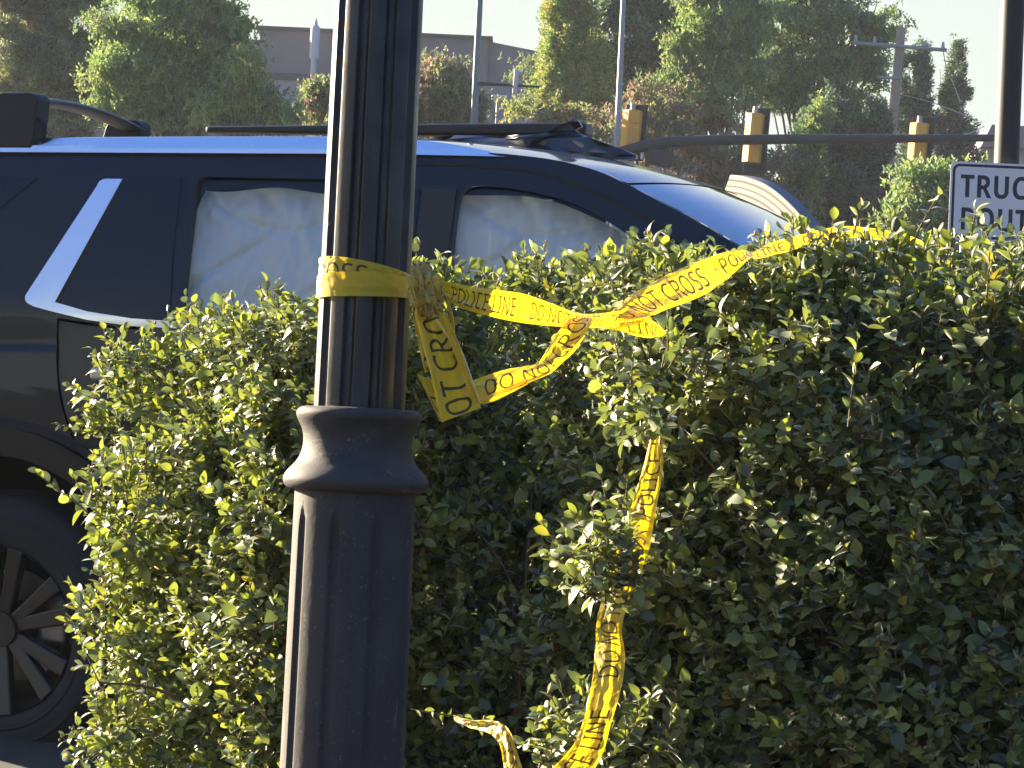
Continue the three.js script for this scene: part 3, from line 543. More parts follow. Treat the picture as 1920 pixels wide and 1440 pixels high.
  for (const [sx, sz, tx, ty, tz, r] of o.stems) {
    const a = V(sx, 0, sz), b = V(tx, ty, tz), list = [], wig = () => V(gauss() * 0.04, gauss() * 0.03, gauss() * 0.04);
    const mid = a.clone().lerp(b, 0.45).add(wig()), pts = [a, a.clone().lerp(mid, 0.6).add(wig()), mid, b], cv = new THREE.CatmullRomCurve3(pts); list.push(tube(pts, r, r * 0.35, 7, 16));
    for (let i = 0; i < 6; i++) { const s = cv.getPoint(rr(0.3, 0.92)), e = s.clone().add(V(gauss() * 0.28, rr(0.1, 0.3), gauss() * 0.28)); list.push(tube([s, s.clone().lerp(e, 0.5).add(wig()), e], r * 0.4, r * 0.12, 5, 8)); }
    const g = merge(list); g.translate(-o.base.x, -o.base.y, -o.base.z); part('branch', g, M.bark, root);
  }
  return leaves.length;
}
const nLeft = hedge({
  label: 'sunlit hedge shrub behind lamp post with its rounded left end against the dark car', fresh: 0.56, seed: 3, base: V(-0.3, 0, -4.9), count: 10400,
  bounds: [-1.12, 0.5, 0.15, 1.5, -5.6, -4.2],
  solids: [slant(-0.445, 0.60, -4.93, 0.46, 0.67, 0.27, 0.12, 60 * RAD), slant(-0.225, 0.62, -4.74, 0.13, 0.75, 0.30, 0.15, 30 * RAD), box(-0.02, 0.64, -5.28, 0.24, 0.765, 0.28, 0.16), box(0.24, 0.66, -5.28, 0.30, 0.785, 0.28, 0.14), ball(-0.80, 0.86, -4.90, 0.12), ball(-0.90, 0.89, -4.80, 0.08), ball(-0.77, 0.62, -4.98, 0.11), ball(-0.78, 0.34, -4.90, 0.14), ball(-0.80, 1.08, -5.05, 0.11), ball(-0.10, 0.60, -4.55, 0.06), ball(0.0, 0.50, -4.5, 0.07)],
  long: [[165, 960, 4.42, -0.9, 0.5, 0.13, 9], [190, 1290, 4.4, -0.6, 0.9, 0.13, 7], [205, 1200, 4.5, -0.7, 0.8, 0.10, 6], [770, 1330, 3.9, 0.9, -0.15, 0.14, 10], [900, 1250, 4.3, 0.2, 0.9, 0.14, 9]],
  stems: [[-0.5, -4.8, -0.62, 1.0, -4.75, 0.014], [-0.45, -4.85, -0.35, 1.05, -4.7, 0.016], [-0.2, -4.9, -0.1, 1.2, -4.85, 0.016], [-0.15, -4.95, 0.12, 1.15, -4.8, 0.014], [0.15, -5, 0.25, 1.2, -4.95, 0.014], [-0.05, -4.6, 0.05, 0.9, -4.55, 0.008]],
});
const nRight = hedge({
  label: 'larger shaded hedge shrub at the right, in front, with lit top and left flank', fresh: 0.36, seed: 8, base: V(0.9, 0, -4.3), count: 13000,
  bounds: [0.08, 1.75, 0.15, 1.55, -4.95, -3.55],
  solids: [slant(0.50, 0.62, -4.28, 0.40, 0.79, 0.30, 0.20, 52 * RAD), box(0.70, 0.62, -4.28, 0.24, 0.80, 0.53, 0.27), box(1.00, 0.64, -4.25, 0.36, 0.80, 0.56, 0.28), box(1.42, 0.64, -4.25, 0.34, 0.80, 0.54, 0.28), ball(0.27, 1.14, -4.02, 0.12), ball(0.22, 0.86, -4.04, 0.09), ball(0.24, 0.52, -3.98, 0.12)],
  long: [[1590, 800, 3.72, 0.05, 1, 0.14, 8], [1600, 440, 3.95, 0.2, 1, 0.05, 6], [1720, 435, 3.9, 0.5, 1, 0.07, 6], [1820, 450, 3.9, 0.1, 1, 0.05, 7], ...Array.from({ length: 44 }, () => [rr(1110, 1215), rr(1010, 1160), rr(3.66, 3.74), rr(-0.8, 0.1), rr(0, 0.8), 0.06, 6]), ...Array.from({ length: 8 }, () => [rr(1195, 1250), rr(770, 820), rr(3.74, 3.8), rr(-0.8, 0.4), rr(-0.3, 0.5), 0.06, 6]), [1140, 1090, 3.8, -0.8, 0.5, 0.09, 6], [1180, 960, 3.78, -0.9, 0.3, 0.07, 6], [1200, 760, 3.78, -0.7, 0.2, 0.08, 7], [1850, 560, 3.72, 0, 1, 0.07, 7]],
  stems: [[0.85, -4.3, 0.79, 0.95, -4.0, 0.022], [0.80, -4.2, 0.5, 1.1, -4.1, 0.016], [0.88, -4.2, 1.15, 1.15, -4.0, 0.018], [0.5, -4.35, 0.4, 1.1, -4.2, 0.014], [1.2, -4.3, 1.3, 1.15, -4.2, 0.016], [0.82, -4.05, 0.68, 0.85, -3.85, 0.010]],
});

// ------------------------------------------------------------------ street furniture beyond
{ // sign on its post
  const D = 13.5, sign = thing('road_sign', 'white rectangular TRUCK ROUTE sign on a thick black post above hedge at right', 'road sign', at(1895, 850, D).setY(0.4));
  const w = 1024, h = 768, c = document.createElement('canvas'); c.width = w; c.height = h; const x = c.getContext('2d');
  x.fillStyle = '#dedcd8'; x.fillRect(0, 0, w, h);
  for (let i = 0; i < 500; i++) { x.fillStyle = `rgba(90,80,70,${0.02 + 0.04 * rnd()})`; x.fillRect(rnd() * w, rnd() * h, 1 + 3 * rnd(), 2 + 26 * rnd()); }
  x.strokeStyle = '#1b2630'; x.lineWidth = 26; x.beginPath(); x.roundRect(34, 34, w - 68, h - 68, 56); x.stroke();
  x.fillStyle = '#1b2630'; x.textAlign = 'center'; x.textBaseline = 'alphabetic'; x.font = 'bold 290px sans-serif';
  const line = (s, y) => { const m = x.measureText(s).width; x.save(); x.translate(w / 2, y); x.scale(830 / m, 1.06); x.fillText(s, 0, 0); x.restore(); };
  line('TRUCK', 345); line('ROUTE', 665);
  const t = new THREE.CanvasTexture(c); t.colorSpace = THREE.SRGBColorSpace; t.magFilter = t.minFilter = THREE.LinearFilter;
  const p0 = at(1783, 302, D), W = 0.635, H = 0.476, s = new THREE.Shape(), r = 0.035;
  s.moveTo(r, 0); s.lineTo(W - r, 0); s.quadraticCurveTo(W, 0, W, r); s.lineTo(W, H - r); s.quadraticCurveTo(W, H, W - r, H); s.lineTo(r, H); s.quadraticCurveTo(0, H, 0, H - r); s.lineTo(0, r); s.quadraticCurveTo(0, 0, r, 0);
  const g = new THREE.ExtrudeGeometry(s, { depth: 0.003, bevelEnabled: false }), U = g.attributes.uv, P = g.attributes.position;
  for (let i = 0; i < P.count; i++) U.setXY(i, P.getX(i) / W, P.getY(i) / H);
  g.translate(p0.x - sign.position.x, p0.y - H - sign.position.y, p0.z - sign.position.z); part('plate', g, std({ map: t, roughness: 0.5 }), sign);
  const a = at(1895, 100, D + 0.14), b = at(1889, 300, D + 0.14);
  const pg = new THREE.CylinderGeometry(0.072, 0.080, 5.4, 40); pg.translate(b.x - sign.position.x, 2.3, b.z - sign.position.z - 0.03); part('post', pg, M.darkPost, sign);
  for (const k of [0.12, 0.36]) { const bk = new THREE.BoxGeometry(0.10, 0.025, 0.03); bk.translate(b.x - sign.position.x, p0.y - k - sign.position.y, p0.z - sign.position.z - 0.02); part('bracket', bk, M.darkPost, sign); }
}
const galv = std({ color: col(0.30, 0.33, 0.33), roughness: 0.5, metalness: 0.3 }), greenPole = std({ color: col(0.15, 0.20, 0.20), roughness: 0.5 }), armMat = std({ color: col(0.016, 0.021, 0.024), roughness: 0.6 });
const rel = (root, pts) => pts.map((p) => p.clone().sub(root.position));
{ // signal pole with its long arm
  const D = 47, foot = at(1157, 265, D), pole = thing('signal_pole', 'traffic signal pole behind the car with dark arm reaching right across the trees', 'signal pole', V(foot.x, 0.4, foot.z));
  const up = V(foot.x, 26, foot.z);
  part('pole', tube(rel(pole, [V(foot.x, 0.4, foot.z), V(foot.x, 12, foot.z)]), 0.085, 0.052, 16, 4), galv, pole);
  const armPts = [[1150, 292], [1172, 284], [1205, 275], [1245, 268], [1300, 264.5], [1400, 262], [1560, 260.5], [1720, 259.5], [1866, 258.5]].map(([x, y]) => at(x, y, D));
  part('arm', tube(rel(pole, armPts), 0.125, 0.078, 14, 60), armMat, pole);
  const box1 = new RoundedBoxGeometry(0.55, 0.34, 0.3, 2, 0.06); box1.rotateZ(-0.2); const bp = at(1236, 296, D).sub(pole.position); box1.translate(bp.x, bp.y, bp.z); part('cabinet', box1, armMat, pole);
  const vent = at(1204, 287, D).sub(pole.position); const vg = new THREE.CylinderGeometry(0.035, 0.035, 0.26, 10); vg.translate(vent.x, vent.y, vent.z); part('vent', vg, std({ color: col(0.7, 0.7, 0.68), roughness: 0.5 }), pole);
}
{ // signal heads on the arm, seen from behind
  const yel = std({ color: col(0.74, 0.39, 0.05), roughness: 0.45 }), blk = std({ color: col(0.012, 0.013, 0.014), roughness: 0.7 });
  const head = (px, py, h, w, label, bw) => {
    const D = 47.4, c = at(px, py, D), s = thing('traffic_signal', label, 'traffic signal', c, 'signals on the long arm');
    s.rotation.set(0, -0.42, -0.05);
    const H = h / FOCAL * D, W = w / FOCAL * D, body = [];
    for (let i = 0; i < 3; i++) {
      const sh = new THREE.Shape(), a = W / 2; sh.moveTo(-a, -0.1); sh.lineTo(-a, 0.06); sh.lineTo(-a * 0.15, 0.14); sh.lineTo(a * 0.15, 0.14); sh.lineTo(a, 0.06); sh.lineTo(a, -0.1); sh.closePath();
      const g = new THREE.ExtrudeGeometry(sh, { depth: H / 3 - 0.014, bevelEnabled: true, bevelSize: 0.006, bevelThickness: 0.006, bevelSegments: 2 }); g.rotateX(Math.PI / 2); g.rotateY(Math.PI); g.rotateY(Math.PI); g.translate(0, H / 2 - i * H / 3 - 0.007, 0); part('housing', g, yel, s);
    }
    const bp = new RoundedBoxGeometry(bw / FOCAL * D, H + 0.36, 0.012, 2, 0.005); bp.translate(0.05, -0.04, -0.11); part('backplate', bp, blk, s);
    const fin = new THREE.CylinderGeometry(0.055, 0.06, 0.15, 12); fin.translate(0, H / 2 + 0.075, 0); part('mount', fin, galv, s);
    for (let i = 0; i < 3; i++) { const v = new THREE.CylinderGeometry(0.14, 0.14, 0.22, 20, 1, true, 0, Math.PI * 1.4); v.rotateX(Math.PI / 2); v.translate(0, H / 2 - (i + 0.5) * H / 3, -0.22); part('visor', v, blk, s); }
  };
  head(1183, 244, 74, 33, 'yellow backed traffic signal nearest the pole, just above the car roof', 43);
  head(1412, 259, 92, 31, 'yellow backed traffic signal in the middle of the arm', 44);
  head(1720, 277, 92, 32, 'yellow backed traffic signal near the arm end, left of the sign', 43);
}
{ // second pole
  const D = 46, foot = at(889, 222, D), p = thing('signal_pole', 'pale green steel pole just right of the lamp post with short thin arm', 'signal pole', V(foot.x, 0.4, foot.z));
  part('pole', tube(rel(p, [V(foot.x, 0.4, foot.z), V(foot.x, 12.4, foot.z)]), 0.10, 0.058, 16, 4), greenPole, p);
  part('arm', tube(rel(p, [[897, 157], [930, 158], [962, 160], [1012, 163]].map(([x, y]) => at(x, y, D))), 0.04, 0.022, 8, 12), armMat, p);
  const h = thing('traffic_signal', 'pale grey traffic signal seen edge on at the end of the thin arm', 'traffic signal', at(967, 154, D)); h.rotation.z = -0.05;
  part('housing', new RoundedBoxGeometry(0.10, 0.50, 0.16, 2, 0.02), std({ color: col(0.55, 0.53, 0.50), roughness: 0.5 }), h);
  const v = new THREE.CylinderGeometry(0.06, 0.06, 0.12, 12); v.rotateZ(Math.PI / 2); for (const y of [-0.16, 0, 0.16]) { const g = v.clone(); g.translate(0.06, y, 0); part('visor', g, std({ color: col(0.4, 0.4, 0.4), roughness: 0.6 }), h); }
  const l = at(933, 184, 55), lamp = thing('street_light', 'small thin street light against the store wall', 'street light', V(l.x, 0.4, l.z));
  part('pole', tube([V(0, 0, 0), V(0, l.y - 0.4, 0)], 0.045, 0.03, 8, 2), galv, lamp); const hd = new RoundedBoxGeometry(0.34, 0.14, 0.2, 2, 0.04); hd.translate(0.02, l.y - 0.4, 0); part('lamp_head', hd, std({ color: col(0.55, 0.55, 0.52), roughness: 0.5 }), lamp);
}
{ // timber power pole
  const D = 58, b = at(1657, 420, D), t = at(1690, 52, D), p = thing('utility_pole', 'weathered timber utility pole with two cross arms, leaning beside the tall trees', 'utility pole', V(b.x, 0.4, b.z));
  const wood = std({ color: col(0.36, 0.29, 0.22), roughness: 0.9 });
  part('pole', tube(rel(p, [V(b.x - 0.3, 0.4, b.z), b, t]), 0.17, 0.115, 14, 12), wood, p);
  const arm = (a, c, r) => { const q = rel(p, [at(a[0], a[1], D - 0.2), at(c[0], c[1], D - 0.2)]); part('cross_arm', tube(q, r, r, 8, 2), std({ color: col(0.30, 0.31, 0.30), roughness: 0.8 }), p); };
  arm([1598, 80], [1775, 94], 0.05); arm([1645, 145], [1690, 147], 0.04);
  for (const [x, y] of [[1605, 78], [1640, 81], [1735, 88], [1768, 91]]) { const q = at(x, y, D - 0.2).sub(p.position), g = new THREE.CylinderGeometry(0.03, 0.05, 0.16, 10); g.translate(q.x, q.y + 0.09, q.z); part('insulator', g, std({ color: col(0.4, 0.38, 0.35), roughness: 0.4 }), p); }
  const w = (pts, i) => part('wire', tube(rel(p, pts.map(([x, y, d]) => at(x, y, d))), 0.012, 0.012, 5, 24), std({ color: col(0.35, 0.35, 0.34), roughness: 0.6 }), p);
  w([[1768, 94, D], [1775, 130, D], [1785, 150, 60], [1800, 190, 66]]); w([[1660, 170, D], [1740, 190, 60], [1830, 225, 66]]); w([[1740, 252, D], [1800, 253, 60], [1845, 237, 66]]);
  const g2 = thing('utility_pole', 'short pale round pole standing close against the timber pole', 'utility pole', V(at(1652, 420, D - 1).x, 0.4, at(1652, 420, D - 1).z));
  part('pole', tube(rel(g2, [V(g2.position.x, 0.4, g2.position.z), at(1660, 238, D - 1)]), 0.085, 0.075, 10, 4), std({ color: col(0.42, 0.42, 0.40), roughness: 0.7 }), g2);
}

// ------------------------------------------------------------------ buildings
const stucco = (r, g, b) => { const t = dataTex(128, 128, (u, v) => { const k = 1 + 0.10 * wrapNoise(u, v, 2) + 0.07 * (rnd() - 0.5); return [toS(r * k), toS(g * k), toS(b * k)]; }, true, 0.2, 0.2); return std({ map: t, roughness: 0.9 }); };
{
  const D = 82, A = at(488, 55, D), B = at(916, 78, D), y0 = 0.4, b = thing('store_building', 'long taupe store with flat parapet and darker fascia behind trees', 'building', V(A.x, y0, A.z));
  const upper = stucco(0.225, 0.195, 0.19), lowerM = stucco(0.36, 0.36, 0.38), trimM = stucco(0.10, 0.085, 0.085);
  const bx = (name, x0, x1, yb, yt, zb, zf, m) => { const g = new THREE.BoxGeometry(x1 - x0, yt - yb, zf - zb); g.translate((x0 + x1) / 2 - A.x, (yb + yt) / 2 - y0, (zb + zf) / 2 - A.z); return part(name, g, m, b); };
  const T = A.y, band = at(540, 143, D).y;
  bx('wall', A.x, B.x, y0, T, A.z - 30, A.z, upper);
  bx('wall', A.x - 22, A.x, y0, at(470, 70, D).y, A.z - 28, A.z - 0.4, upper);
  bx('wall', A.x + 0.2, at(606, 150, D).x, y0, band - 0.15, A.z, A.z + 0.5, lowerM);
  bx('fascia', A.x - 0.5, at(600, 150, D).x, band - 0.22, band + 0.0, A.z, A.z + 0.62, trimM);
  bx('parapet_cap', A.x - 0.15, B.x + 0.15, T, T + 0.12, A.z - 30, A.z + 0.12, trimM);
  bx('wall', at(905, 160, D).x, B.x + 8, y0, at(960, 166, D).y, A.z, A.z + 0.3, stucco(0.25, 0.24, 0.25));
  { // right wing, set back and lower
    const g = new THREE.BoxGeometry(18, 0.1, 0.1); const c = at(1012, 94, D + 8);
    const s = poly2([[B.x - A.x, 0], [B.x - A.x, T - y0], [at(1012, 94, D).x - A.x, at(1012, 94, D).y - y0], [at(1300, 140, D).x - A.x, at(1300, 140, D).y - y0], [at(1300, 140, D).x - A.x, 0]]);
    const e = new THREE.ExtrudeGeometry(s, { depth: 20, bevelEnabled: false }); e.translate(0, 0, -20.3); part('wall', e, upper, b);
  }
  const q = at(594, 120, D), fin = thing('pennant_pole', 'pale pointed white banner post in front of the taupe store wall', 'pole', V(q.x, y0, q.z + 1.2));
  const hh = q.y - y0, gp = new THREE.LatheGeometry([[0.10, 0], [0.10, hh - 0.05], [0.17, hh], [0.17, hh + 1.1], [0.09, hh + 1.2], [0.03, hh + 1.45], [0, hh + 1.5]].map(([a, c]) => new THREE.Vector2(a, c)), 16);
  part('post', gp, std({ color: col(0.62, 0.62, 0.60), roughness: 0.6 }), fin);
}
function poly2(pts) { const s = new THREE.Shape(); pts.forEach(([a, c], i) => i ? s.lineTo(a, c) : s.moveTo(a, c)); s.closePath(); return s; }
{
  const D = 90, p = at(1836, 236, D), h = thing('house', 'low pinkish grey roofed building at far right behind the sign post', 'building', V(p.x + 4, 0.4, p.z));
  const top = p.y - 0.4; const w1 = new THREE.BoxGeometry(9, top - 0.9, 8); w1.translate(0.6, (top - 0.9) / 2, -4); part('wall', w1, stucco(0.34, 0.31, 0.33), h);
  const s = poly2([[-4.0, top - 0.9], [5.6, top - 0.9], [5.2, top], [-3.6, top]]), rg = new THREE.ExtrudeGeometry(s, { depth: 9, bevelEnabled: false }); rg.translate(0, 0, -8.5); part('roof', rg, stucco(0.20, 0.16, 0.17), h);
}

// ------------------------------------------------------------------ trees and shrubs beyond
function sprayGeo(n, spread, leafL, leafW, droop) {
  const list = [];
  for (let i = 0; i < n; i++) {
    const g = new THREE.BufferGeometry(), w = leafW / 2, l = leafL;
    g.setAttribute('position', new THREE.Float32BufferAttribute([0, 0, 0, w, l * 0.5, 0.08 * l, 0, l, 0, -w, l * 0.5, 0.08 * l], 3)); g.setAttribute('uv', new THREE.Float32BufferAttribute([0.5, 0, 1, 0.5, 0.5, 1, 0, 0.5], 2)); g.setIndex([0, 1, 2, 0, 2, 3]);
    g.rotateY(rnd() * 6.28); g.rotateX(rr(-1.2, 1.2)); g.rotateZ(rr(-1.3, 1.3) + droop); g.translate(gauss() * spread, gauss() * spread, gauss() * spread); g.computeVertexNormals(); list.push(bare(g));
  }
  return mergeGeometries(list);
}
const SPRAY = { fine: sprayGeo(9, 0.085, 0.10, 0.042, 0), broad: sprayGeo(7, 0.09, 0.12, 0.07, 0), needle: sprayGeo(11, 0.08, 0.13, 0.022, 0), upright: sprayGeo(9, 0.075, 0.11, 0.045, 0) };
const crownMat = phys({ color: col(1, 1, 1), roughness: 0.9, transmission: 0.48, thickness: 0 });
// blobs: [px, py, rx, ry] ellipses of foliage at the tree's distance
function tree(name, label, category, o) {
  const D = o.depth, c0 = at(o.trunk ?? o.blobs[0][0], 850, D), root = thing(name, label, category, V(c0.x, 0.4, c0.z), o.group);
  const list = [], mm = new THREE.Matrix4(), q = new THREE.Quaternion(), e = new THREE.Euler(), k = D / FOCAL;
  const area = o.blobs.reduce((s, b) => s + b[2] * b[3], 0);
  for (const [px, py, rx, ry] of o.blobs) {
    const c = at(px, py, D), sd = rnd() * 50, up = o.spray === 'upright', per = 24, K = Math.max(3, Math.round(0.75 * o.count * rx * ry / area / per)), cs = (o.clump ?? 1) * (up ? 0.13 : 0.20);
    for (let j = 0; j < K; j++) {                          // boughs: flattened or upright clusters with air between them
      let x, y, z, r; do { x = rr(-1, 1); y = rr(-1, 1); z = rr(-1, 1); r = Math.hypot(x, y, z); } while (r > 1 || r < (rnd() < 0.75 ? 0.55 : 0.1));
      const f = 1 + 0.5 * NZ(x * 2.4 + sd, y * 2.4, z * 2.4), w = rr(0.6, 1.5) * cs, tilt = rr(-0.5, 0.5);
      const bx = c.x + x * rx * k * f, by = c.y + y * ry * k * f, bz = c.z + z * Math.min(rx, ry) * k * 1.1 * f;
      for (let i = 0; i < per; i++) { const gx = gauss() * w * (up ? 0.8 : 1.7), gz = gauss() * w * (up ? 0.8 : 1.5), gy = gauss() * w * (up ? 2.0 : 0.65); list.push([bx + gx + (up ? gy * 0.12 : 0), by + gy + gx * tilt * (up ? 0 : 1), bz + gz, j]); }
    }
  }
  const im = new THREE.InstancedMesh(SPRAY[o.spray ?? 'broad'], crownMat, list.length), cc = new THREE.Color();
  const tones = {};
  list.forEach(([x, y, z, j], i) => {
    const s = (o.size ?? 1) * rr(0.7, 1.35); e.set(gauss() * 0.6, rnd() * 6.28, gauss() * 0.6); q.setFromEuler(e);
    mm.compose(V(x - root.position.x, y - 0.4, z - root.position.z), q, V(s, s, s)); im.setMatrixAt(i, mm);
    const pk = rnd() < 0.65 ? (tones[j] ??= o.colors[(rnd() * o.colors.length) | 0]) : o.colors[(rnd() * o.colors.length) | 0], v = rr(0.75, 1.25); im.setColorAt(i, cc.setRGB(pk[0] * v, pk[1] * v, pk[2] * v));
  });
  im.name = 'crown'; im.userData.kind = 'stuff'; im.castShadow = im.receiveShadow = true; root.add(im);
  const wood = std({ color: col(...(o.wood ?? [0.10, 0.075, 0.055])), roughness: 0.95 }), parts = [], base = V(0, 0, 0), tr = o.trunkR ?? 0.12;
  const tops = o.blobs.map(([px, py, rx, ry]) => at(px, py - ry * 0.5, D).sub(root.position));
  const topY = Math.max(...tops.map((t) => t.y)), lead = tops.find((t) => t.y === topY);
  const mid = V(lead.x * 0.4 + gauss() * 0.1, topY * 0.5, lead.z * 0.4);
  part('trunk', tube([base, mid.clone().multiplyScalar(0.5).add(V(gauss() * 0.08, 0, 0)), mid, lead], tr, tr * 0.2, 8, 16), wood, root);
  for (const t of tops) for (let j = 0; j < (o.limbs ?? 3); j++) { const s = mid.clone().lerp(lead, rr(-0.3, 0.6)), en = t.clone().add(V(gauss() * 0.5, gauss() * 0.6, gauss() * 0.4)); parts.push(tube([s, s.clone().lerp(en, 0.5).add(V(gauss() * 0.12, 0.05, gauss() * 0.12)), en], tr * 0.35, tr * 0.07, 5, 10)); }
  if (parts.length) part('limbs', merge(parts), wood, root);
  return root;
}
const G = { olive: [[0.209, 0.283, 0.098], [0.157, 0.209, 0.086], [0.273, 0.320, 0.108]], brown: [[0.298, 0.221, 0.128], [0.228, 0.173, 0.109], [0.175, 0.173, 0.099]], green: [[0.229, 0.348, 0.090], [0.175, 0.276, 0.085], [0.307, 0.408, 0.102]], lime: [[0.400, 0.396, 0.103], [0.320, 0.396, 0.094], [0.239, 0.338, 0.083]], dark: [[0.067, 0.112, 0.068], [0.085, 0.131, 0.068], [0.057, 0.089, 0.060]], arbor: [[0.119, 0.194, 0.083], [0.155, 0.234, 0.085], [0.095, 0.155, 0.080]], gold: [[0.34, 0.32, 0.08], [0.26, 0.26, 0.07]] };
tree('conifer_tree', 'ragged grey brown tree with bare limbs at upper left corner', 'tree', { depth: 52, trunk: 80, count: 9300, blobs: [[40, 60, 80, 80], [120, 30, 70, 70], [30, 170, 90, 70], [130, 130, 70, 80], [100, 220, 100, 50], [70, -40, 120, 70]], colors: [...G.olive, ...G.olive, ...G.brown, ...G.dark], spray: 'needle', gap: -0.02, size: 1.15, wood: [0.26, 0.18, 0.13], trunkR: 0.16, limbs: 7 });
tree('leafy_tree', 'bright olive green tree rising behind the car roof left of the lamp post', 'tree', { depth: 48, trunk: 310, count: 9300, blobs: [[300, 60, 110, 70], [370, 20, 80, 50], [270, 140, 100, 70], [380, 120, 80, 70], [310, 205, 110, 55], [215, 180, 50, 60], [420, 90, 40, 50], [300, 0, 70, 40]], colors: [...G.green, ...G.olive], spray: 'fine', size: 1.05, trunkR: 0.13 });
tree('leafy_shrub', 'low green shrub sloping down to the right under the store wall', 'shrub', { depth: 47, trunk: 470, count: 2100, blobs: [[450, 190, 50, 60], [490, 210, 45, 45], [520, 228, 35, 22], [420, 220, 50, 40]], colors: [...G.green, ...G.olive], spray: 'fine', trunkR: 0.06 });
tree('leafy_shrub', 'small yellow leaved sprig tree top beside the olive tree', 'shrub', { depth: 46, trunk: 462, count: 190, blobs: [[456, 112, 12, 18], [472, 135, 14, 14], [450, 140, 16, 20]], colors: [...G.gold, ...G.lime], spray: 'fine', size: 0.8, trunkR: 0.04 });
tree('brown_bush', 'large brown leaved bush partly hidden behind the lamp post', 'bush', { depth: 50, trunk: 760, count: 8000, blobs: [[600, 200, 28, 50], [830, 170, 55, 55], [850, 215, 60, 45], [800, 200, 50, 50], [720, 200, 90, 55], [640, 215, 50, 40]], colors: [...G.brown, ...G.olive], spray: 'fine', gap: -0.1, trunkR: 0.09 });
tree('sapling', 'tiny yellow green sapling in front of the grey store wall', 'sapling', { depth: 52, trunk: 966, count: 140, blobs: [[966, 212, 9, 14]], colors: G.lime, spray: 'fine', size: 0.7, trunkR: 0.03, limbs: 1 });
tree('small_tree', 'thin pale branched small tree beside the store wall and poplar', 'tree', { depth: 60, trunk: 990, count: 420, blobs: [[985, 135, 28, 22], [1000, 200, 26, 14], [1005, 160, 20, 20]], colors: G.olive, spray: 'fine', gap: 0.05, size: 0.8, wood: [0.25, 0.22, 0.2], trunkR: 0.05 });
tree('poplar_tree', 'tall yellow green poplar with sunlit left side in the middle background', 'tree', { depth: 54, trunk: 1065, count: 7600, blobs: [[1050, 40, 36, 90], [1045, 140, 40, 90], [1085, 100, 36, 110], [1080, 200, 48, 50], [1075, -20, 32, 60], [1110, 160, 36, 80]], colors: G.lime, spray: 'upright', gap: -0.14, trunkR: 0.12 });
tree('conifer_tree', 'dark green dense tree directly right of the yellow green poplar', 'tree', { depth: 58, trunk: 1205, count: 9000, blobs: [[1180, 60, 60, 70], [1230, 90, 60, 80], [1200, 150, 80, 60], [1150, 20, 40, 60], [1255, 40, 45, 50], [1160, 130, 50, 80], [1210, -20, 60, 40]], colors: [...G.arbor, ...G.dark, ...G.arbor], spray: 'broad', gap: -0.2, trunkR: 0.14 });
tree('leafy_tree', 'feathery green tree with sky gaps in the background between two signals', 'tree', { depth: 56, trunk: 1340, count: 8200, blobs: [[1330, 50, 70, 70], [1300, 130, 60, 60], [1370, 110, 60, 70], [1340, 190, 80, 60], [1390, 40, 60, 60], [1330, -20, 80, 40], [1290, 200, 40, 50]], colors: [...G.green, ...G.olive], spray: 'fine', gap: -0.1, trunkR: 0.13, limbs: 5 });
tree('locust_tree', 'wide airy green tree spreading over the middle signal toward the timber pole', 'tree', { depth: 60, trunk: 1520, count: 10500, blobs: [[1460, 60, 80, 60], [1540, 30, 90, 45], [1600, 70, 70, 40], [1520, 120, 100, 50], [1590, 150, 70, 45], [1480, 170, 80, 45], [1560, 200, 90, 40], [1650, 40, 45, 22], [1440, 130, 50, 40], [1500, -15, 90, 30], [1630, 120, 40, 30]], colors: [...G.green, ...G.olive, ...G.arbor], spray: 'fine', gap: -0.03, lump: 1.3, trunkR: 0.14, limbs: 5 });
tree('brown_bush', 'reddish brown thicket behind the signal beside the windscreen', 'bush', { depth: 51, trunk: 1260, count: 4600, blobs: [[1240, 210, 60, 55], [1150, 240, 60, 40], [1290, 270, 70, 60], [1350, 300, 60, 50], [1400, 350, 70, 80], [1210, 260, 60, 50], [1460, 340, 50, 60], [1320, 350, 80, 50]], colors: [...G.brown, ...G.brown, ...G.olive], spray: 'fine', gap: -0.08, wood: [0.3, 0.2, 0.14], trunkR: 0.08 });
tree('flowering_shrub', 'golden flowering shrub showing just above the car roof under the poplar', 'shrub', { depth: 49, trunk: 1050, count: 420, blobs: [[1030, 228, 22, 14], [1060, 226, 24, 14], [1085, 225, 18, 14]], colors: [...G.gold, [0.30, 0.18, 0.07], ...G.olive], spray: 'broad', size: 0.8, trunkR: 0.04 });
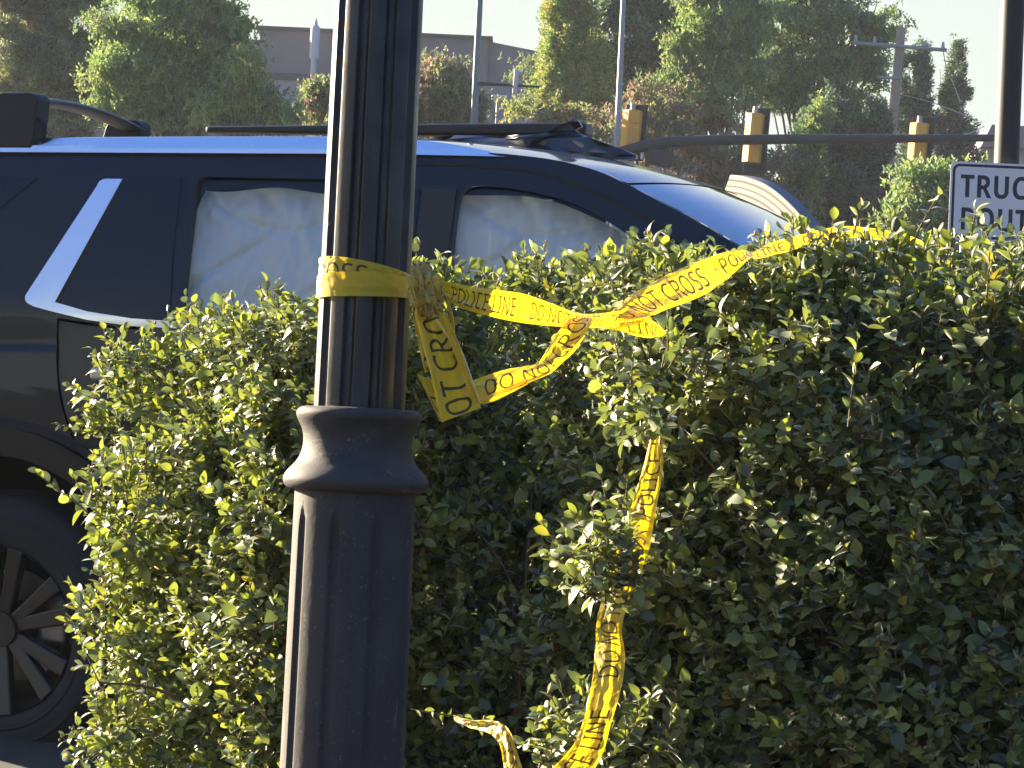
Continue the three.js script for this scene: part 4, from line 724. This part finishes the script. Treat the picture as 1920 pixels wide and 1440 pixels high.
tree('cedar_tree', 'dark dense cedar behind the signal arm left of the timber pole', 'tree', { depth: 53, trunk: 1560, count: 11500, blobs: [[1560, 300, 70, 100], [1620, 320, 50, 100], [1520, 350, 50, 90], [1590, 390, 80, 80], [1560, 240, 40, 50], [1640, 260, 30, 60], [1500, 400, 50, 60]], colors: [...G.arbor, ...G.dark], spray: 'upright', gap: -0.25, trunkR: 0.13 });
tree('cedar_tree', 'light green narrow cedar in front of the dark cedar by the middle signal', 'tree', { depth: 51.5, trunk: 1500, count: 2600, blobs: [[1535, 225, 16, 40], [1500, 300, 26, 60], [1510, 360, 28, 60], [1490, 400, 24, 50], [1525, 270, 18, 40]], colors: [...G.green, ...G.lime, ...G.arbor], spray: 'upright', gap: -0.1, trunkR: 0.07 });
tree('cypress_tree', 'slim dark cypress behind the utility cross arm, left of the last spire', 'tree', { depth: 68, trunk: 1722, count: 5000, blobs: [[1722, 120, 17, 42], [1722, 180, 22, 60], [1718, 245, 28, 60], [1690, 230, 22, 70], [1690, 150, 10, 50], [1720, 320, 40, 70]], colors: [...G.dark, ...G.arbor], spray: 'upright', gap: -0.22, trunkR: 0.1 });
tree('cypress_tree', 'slim dark pointed cypress nearest the sign post, rightmost spire', 'tree', { depth: 68, trunk: 1795, count: 6200, blobs: [[1797, 112, 11, 28], [1797, 150, 20, 40], [1790, 200, 30, 55], [1785, 260, 45, 50], [1800, 300, 50, 60], [1770, 350, 60, 60], [1775, 170, 12, 40], [1840, 380, 60, 60]], colors: [...G.dark, ...G.arbor], spray: 'upright', gap: -0.22, trunkR: 0.1 });
tree('leafy_shrub', 'light green shrub just left of the white sign above the hedge', 'shrub', { depth: 40, trunk: 1745, count: 2600, blobs: [[1745, 370, 40, 45], [1770, 340, 24, 28], [1720, 410, 40, 40], [1780, 400, 40, 40]], colors: [...G.green, ...G.olive], spray: 'fine', gap: -0.15, trunkR: 0.06 });

console.log('leaves', nLeft, nRight);
scene.fog = new THREE.FogExp2(new THREE.Color(0.72, 0.80, 0.90), 0.00055);
renderer.render(scene, camera);
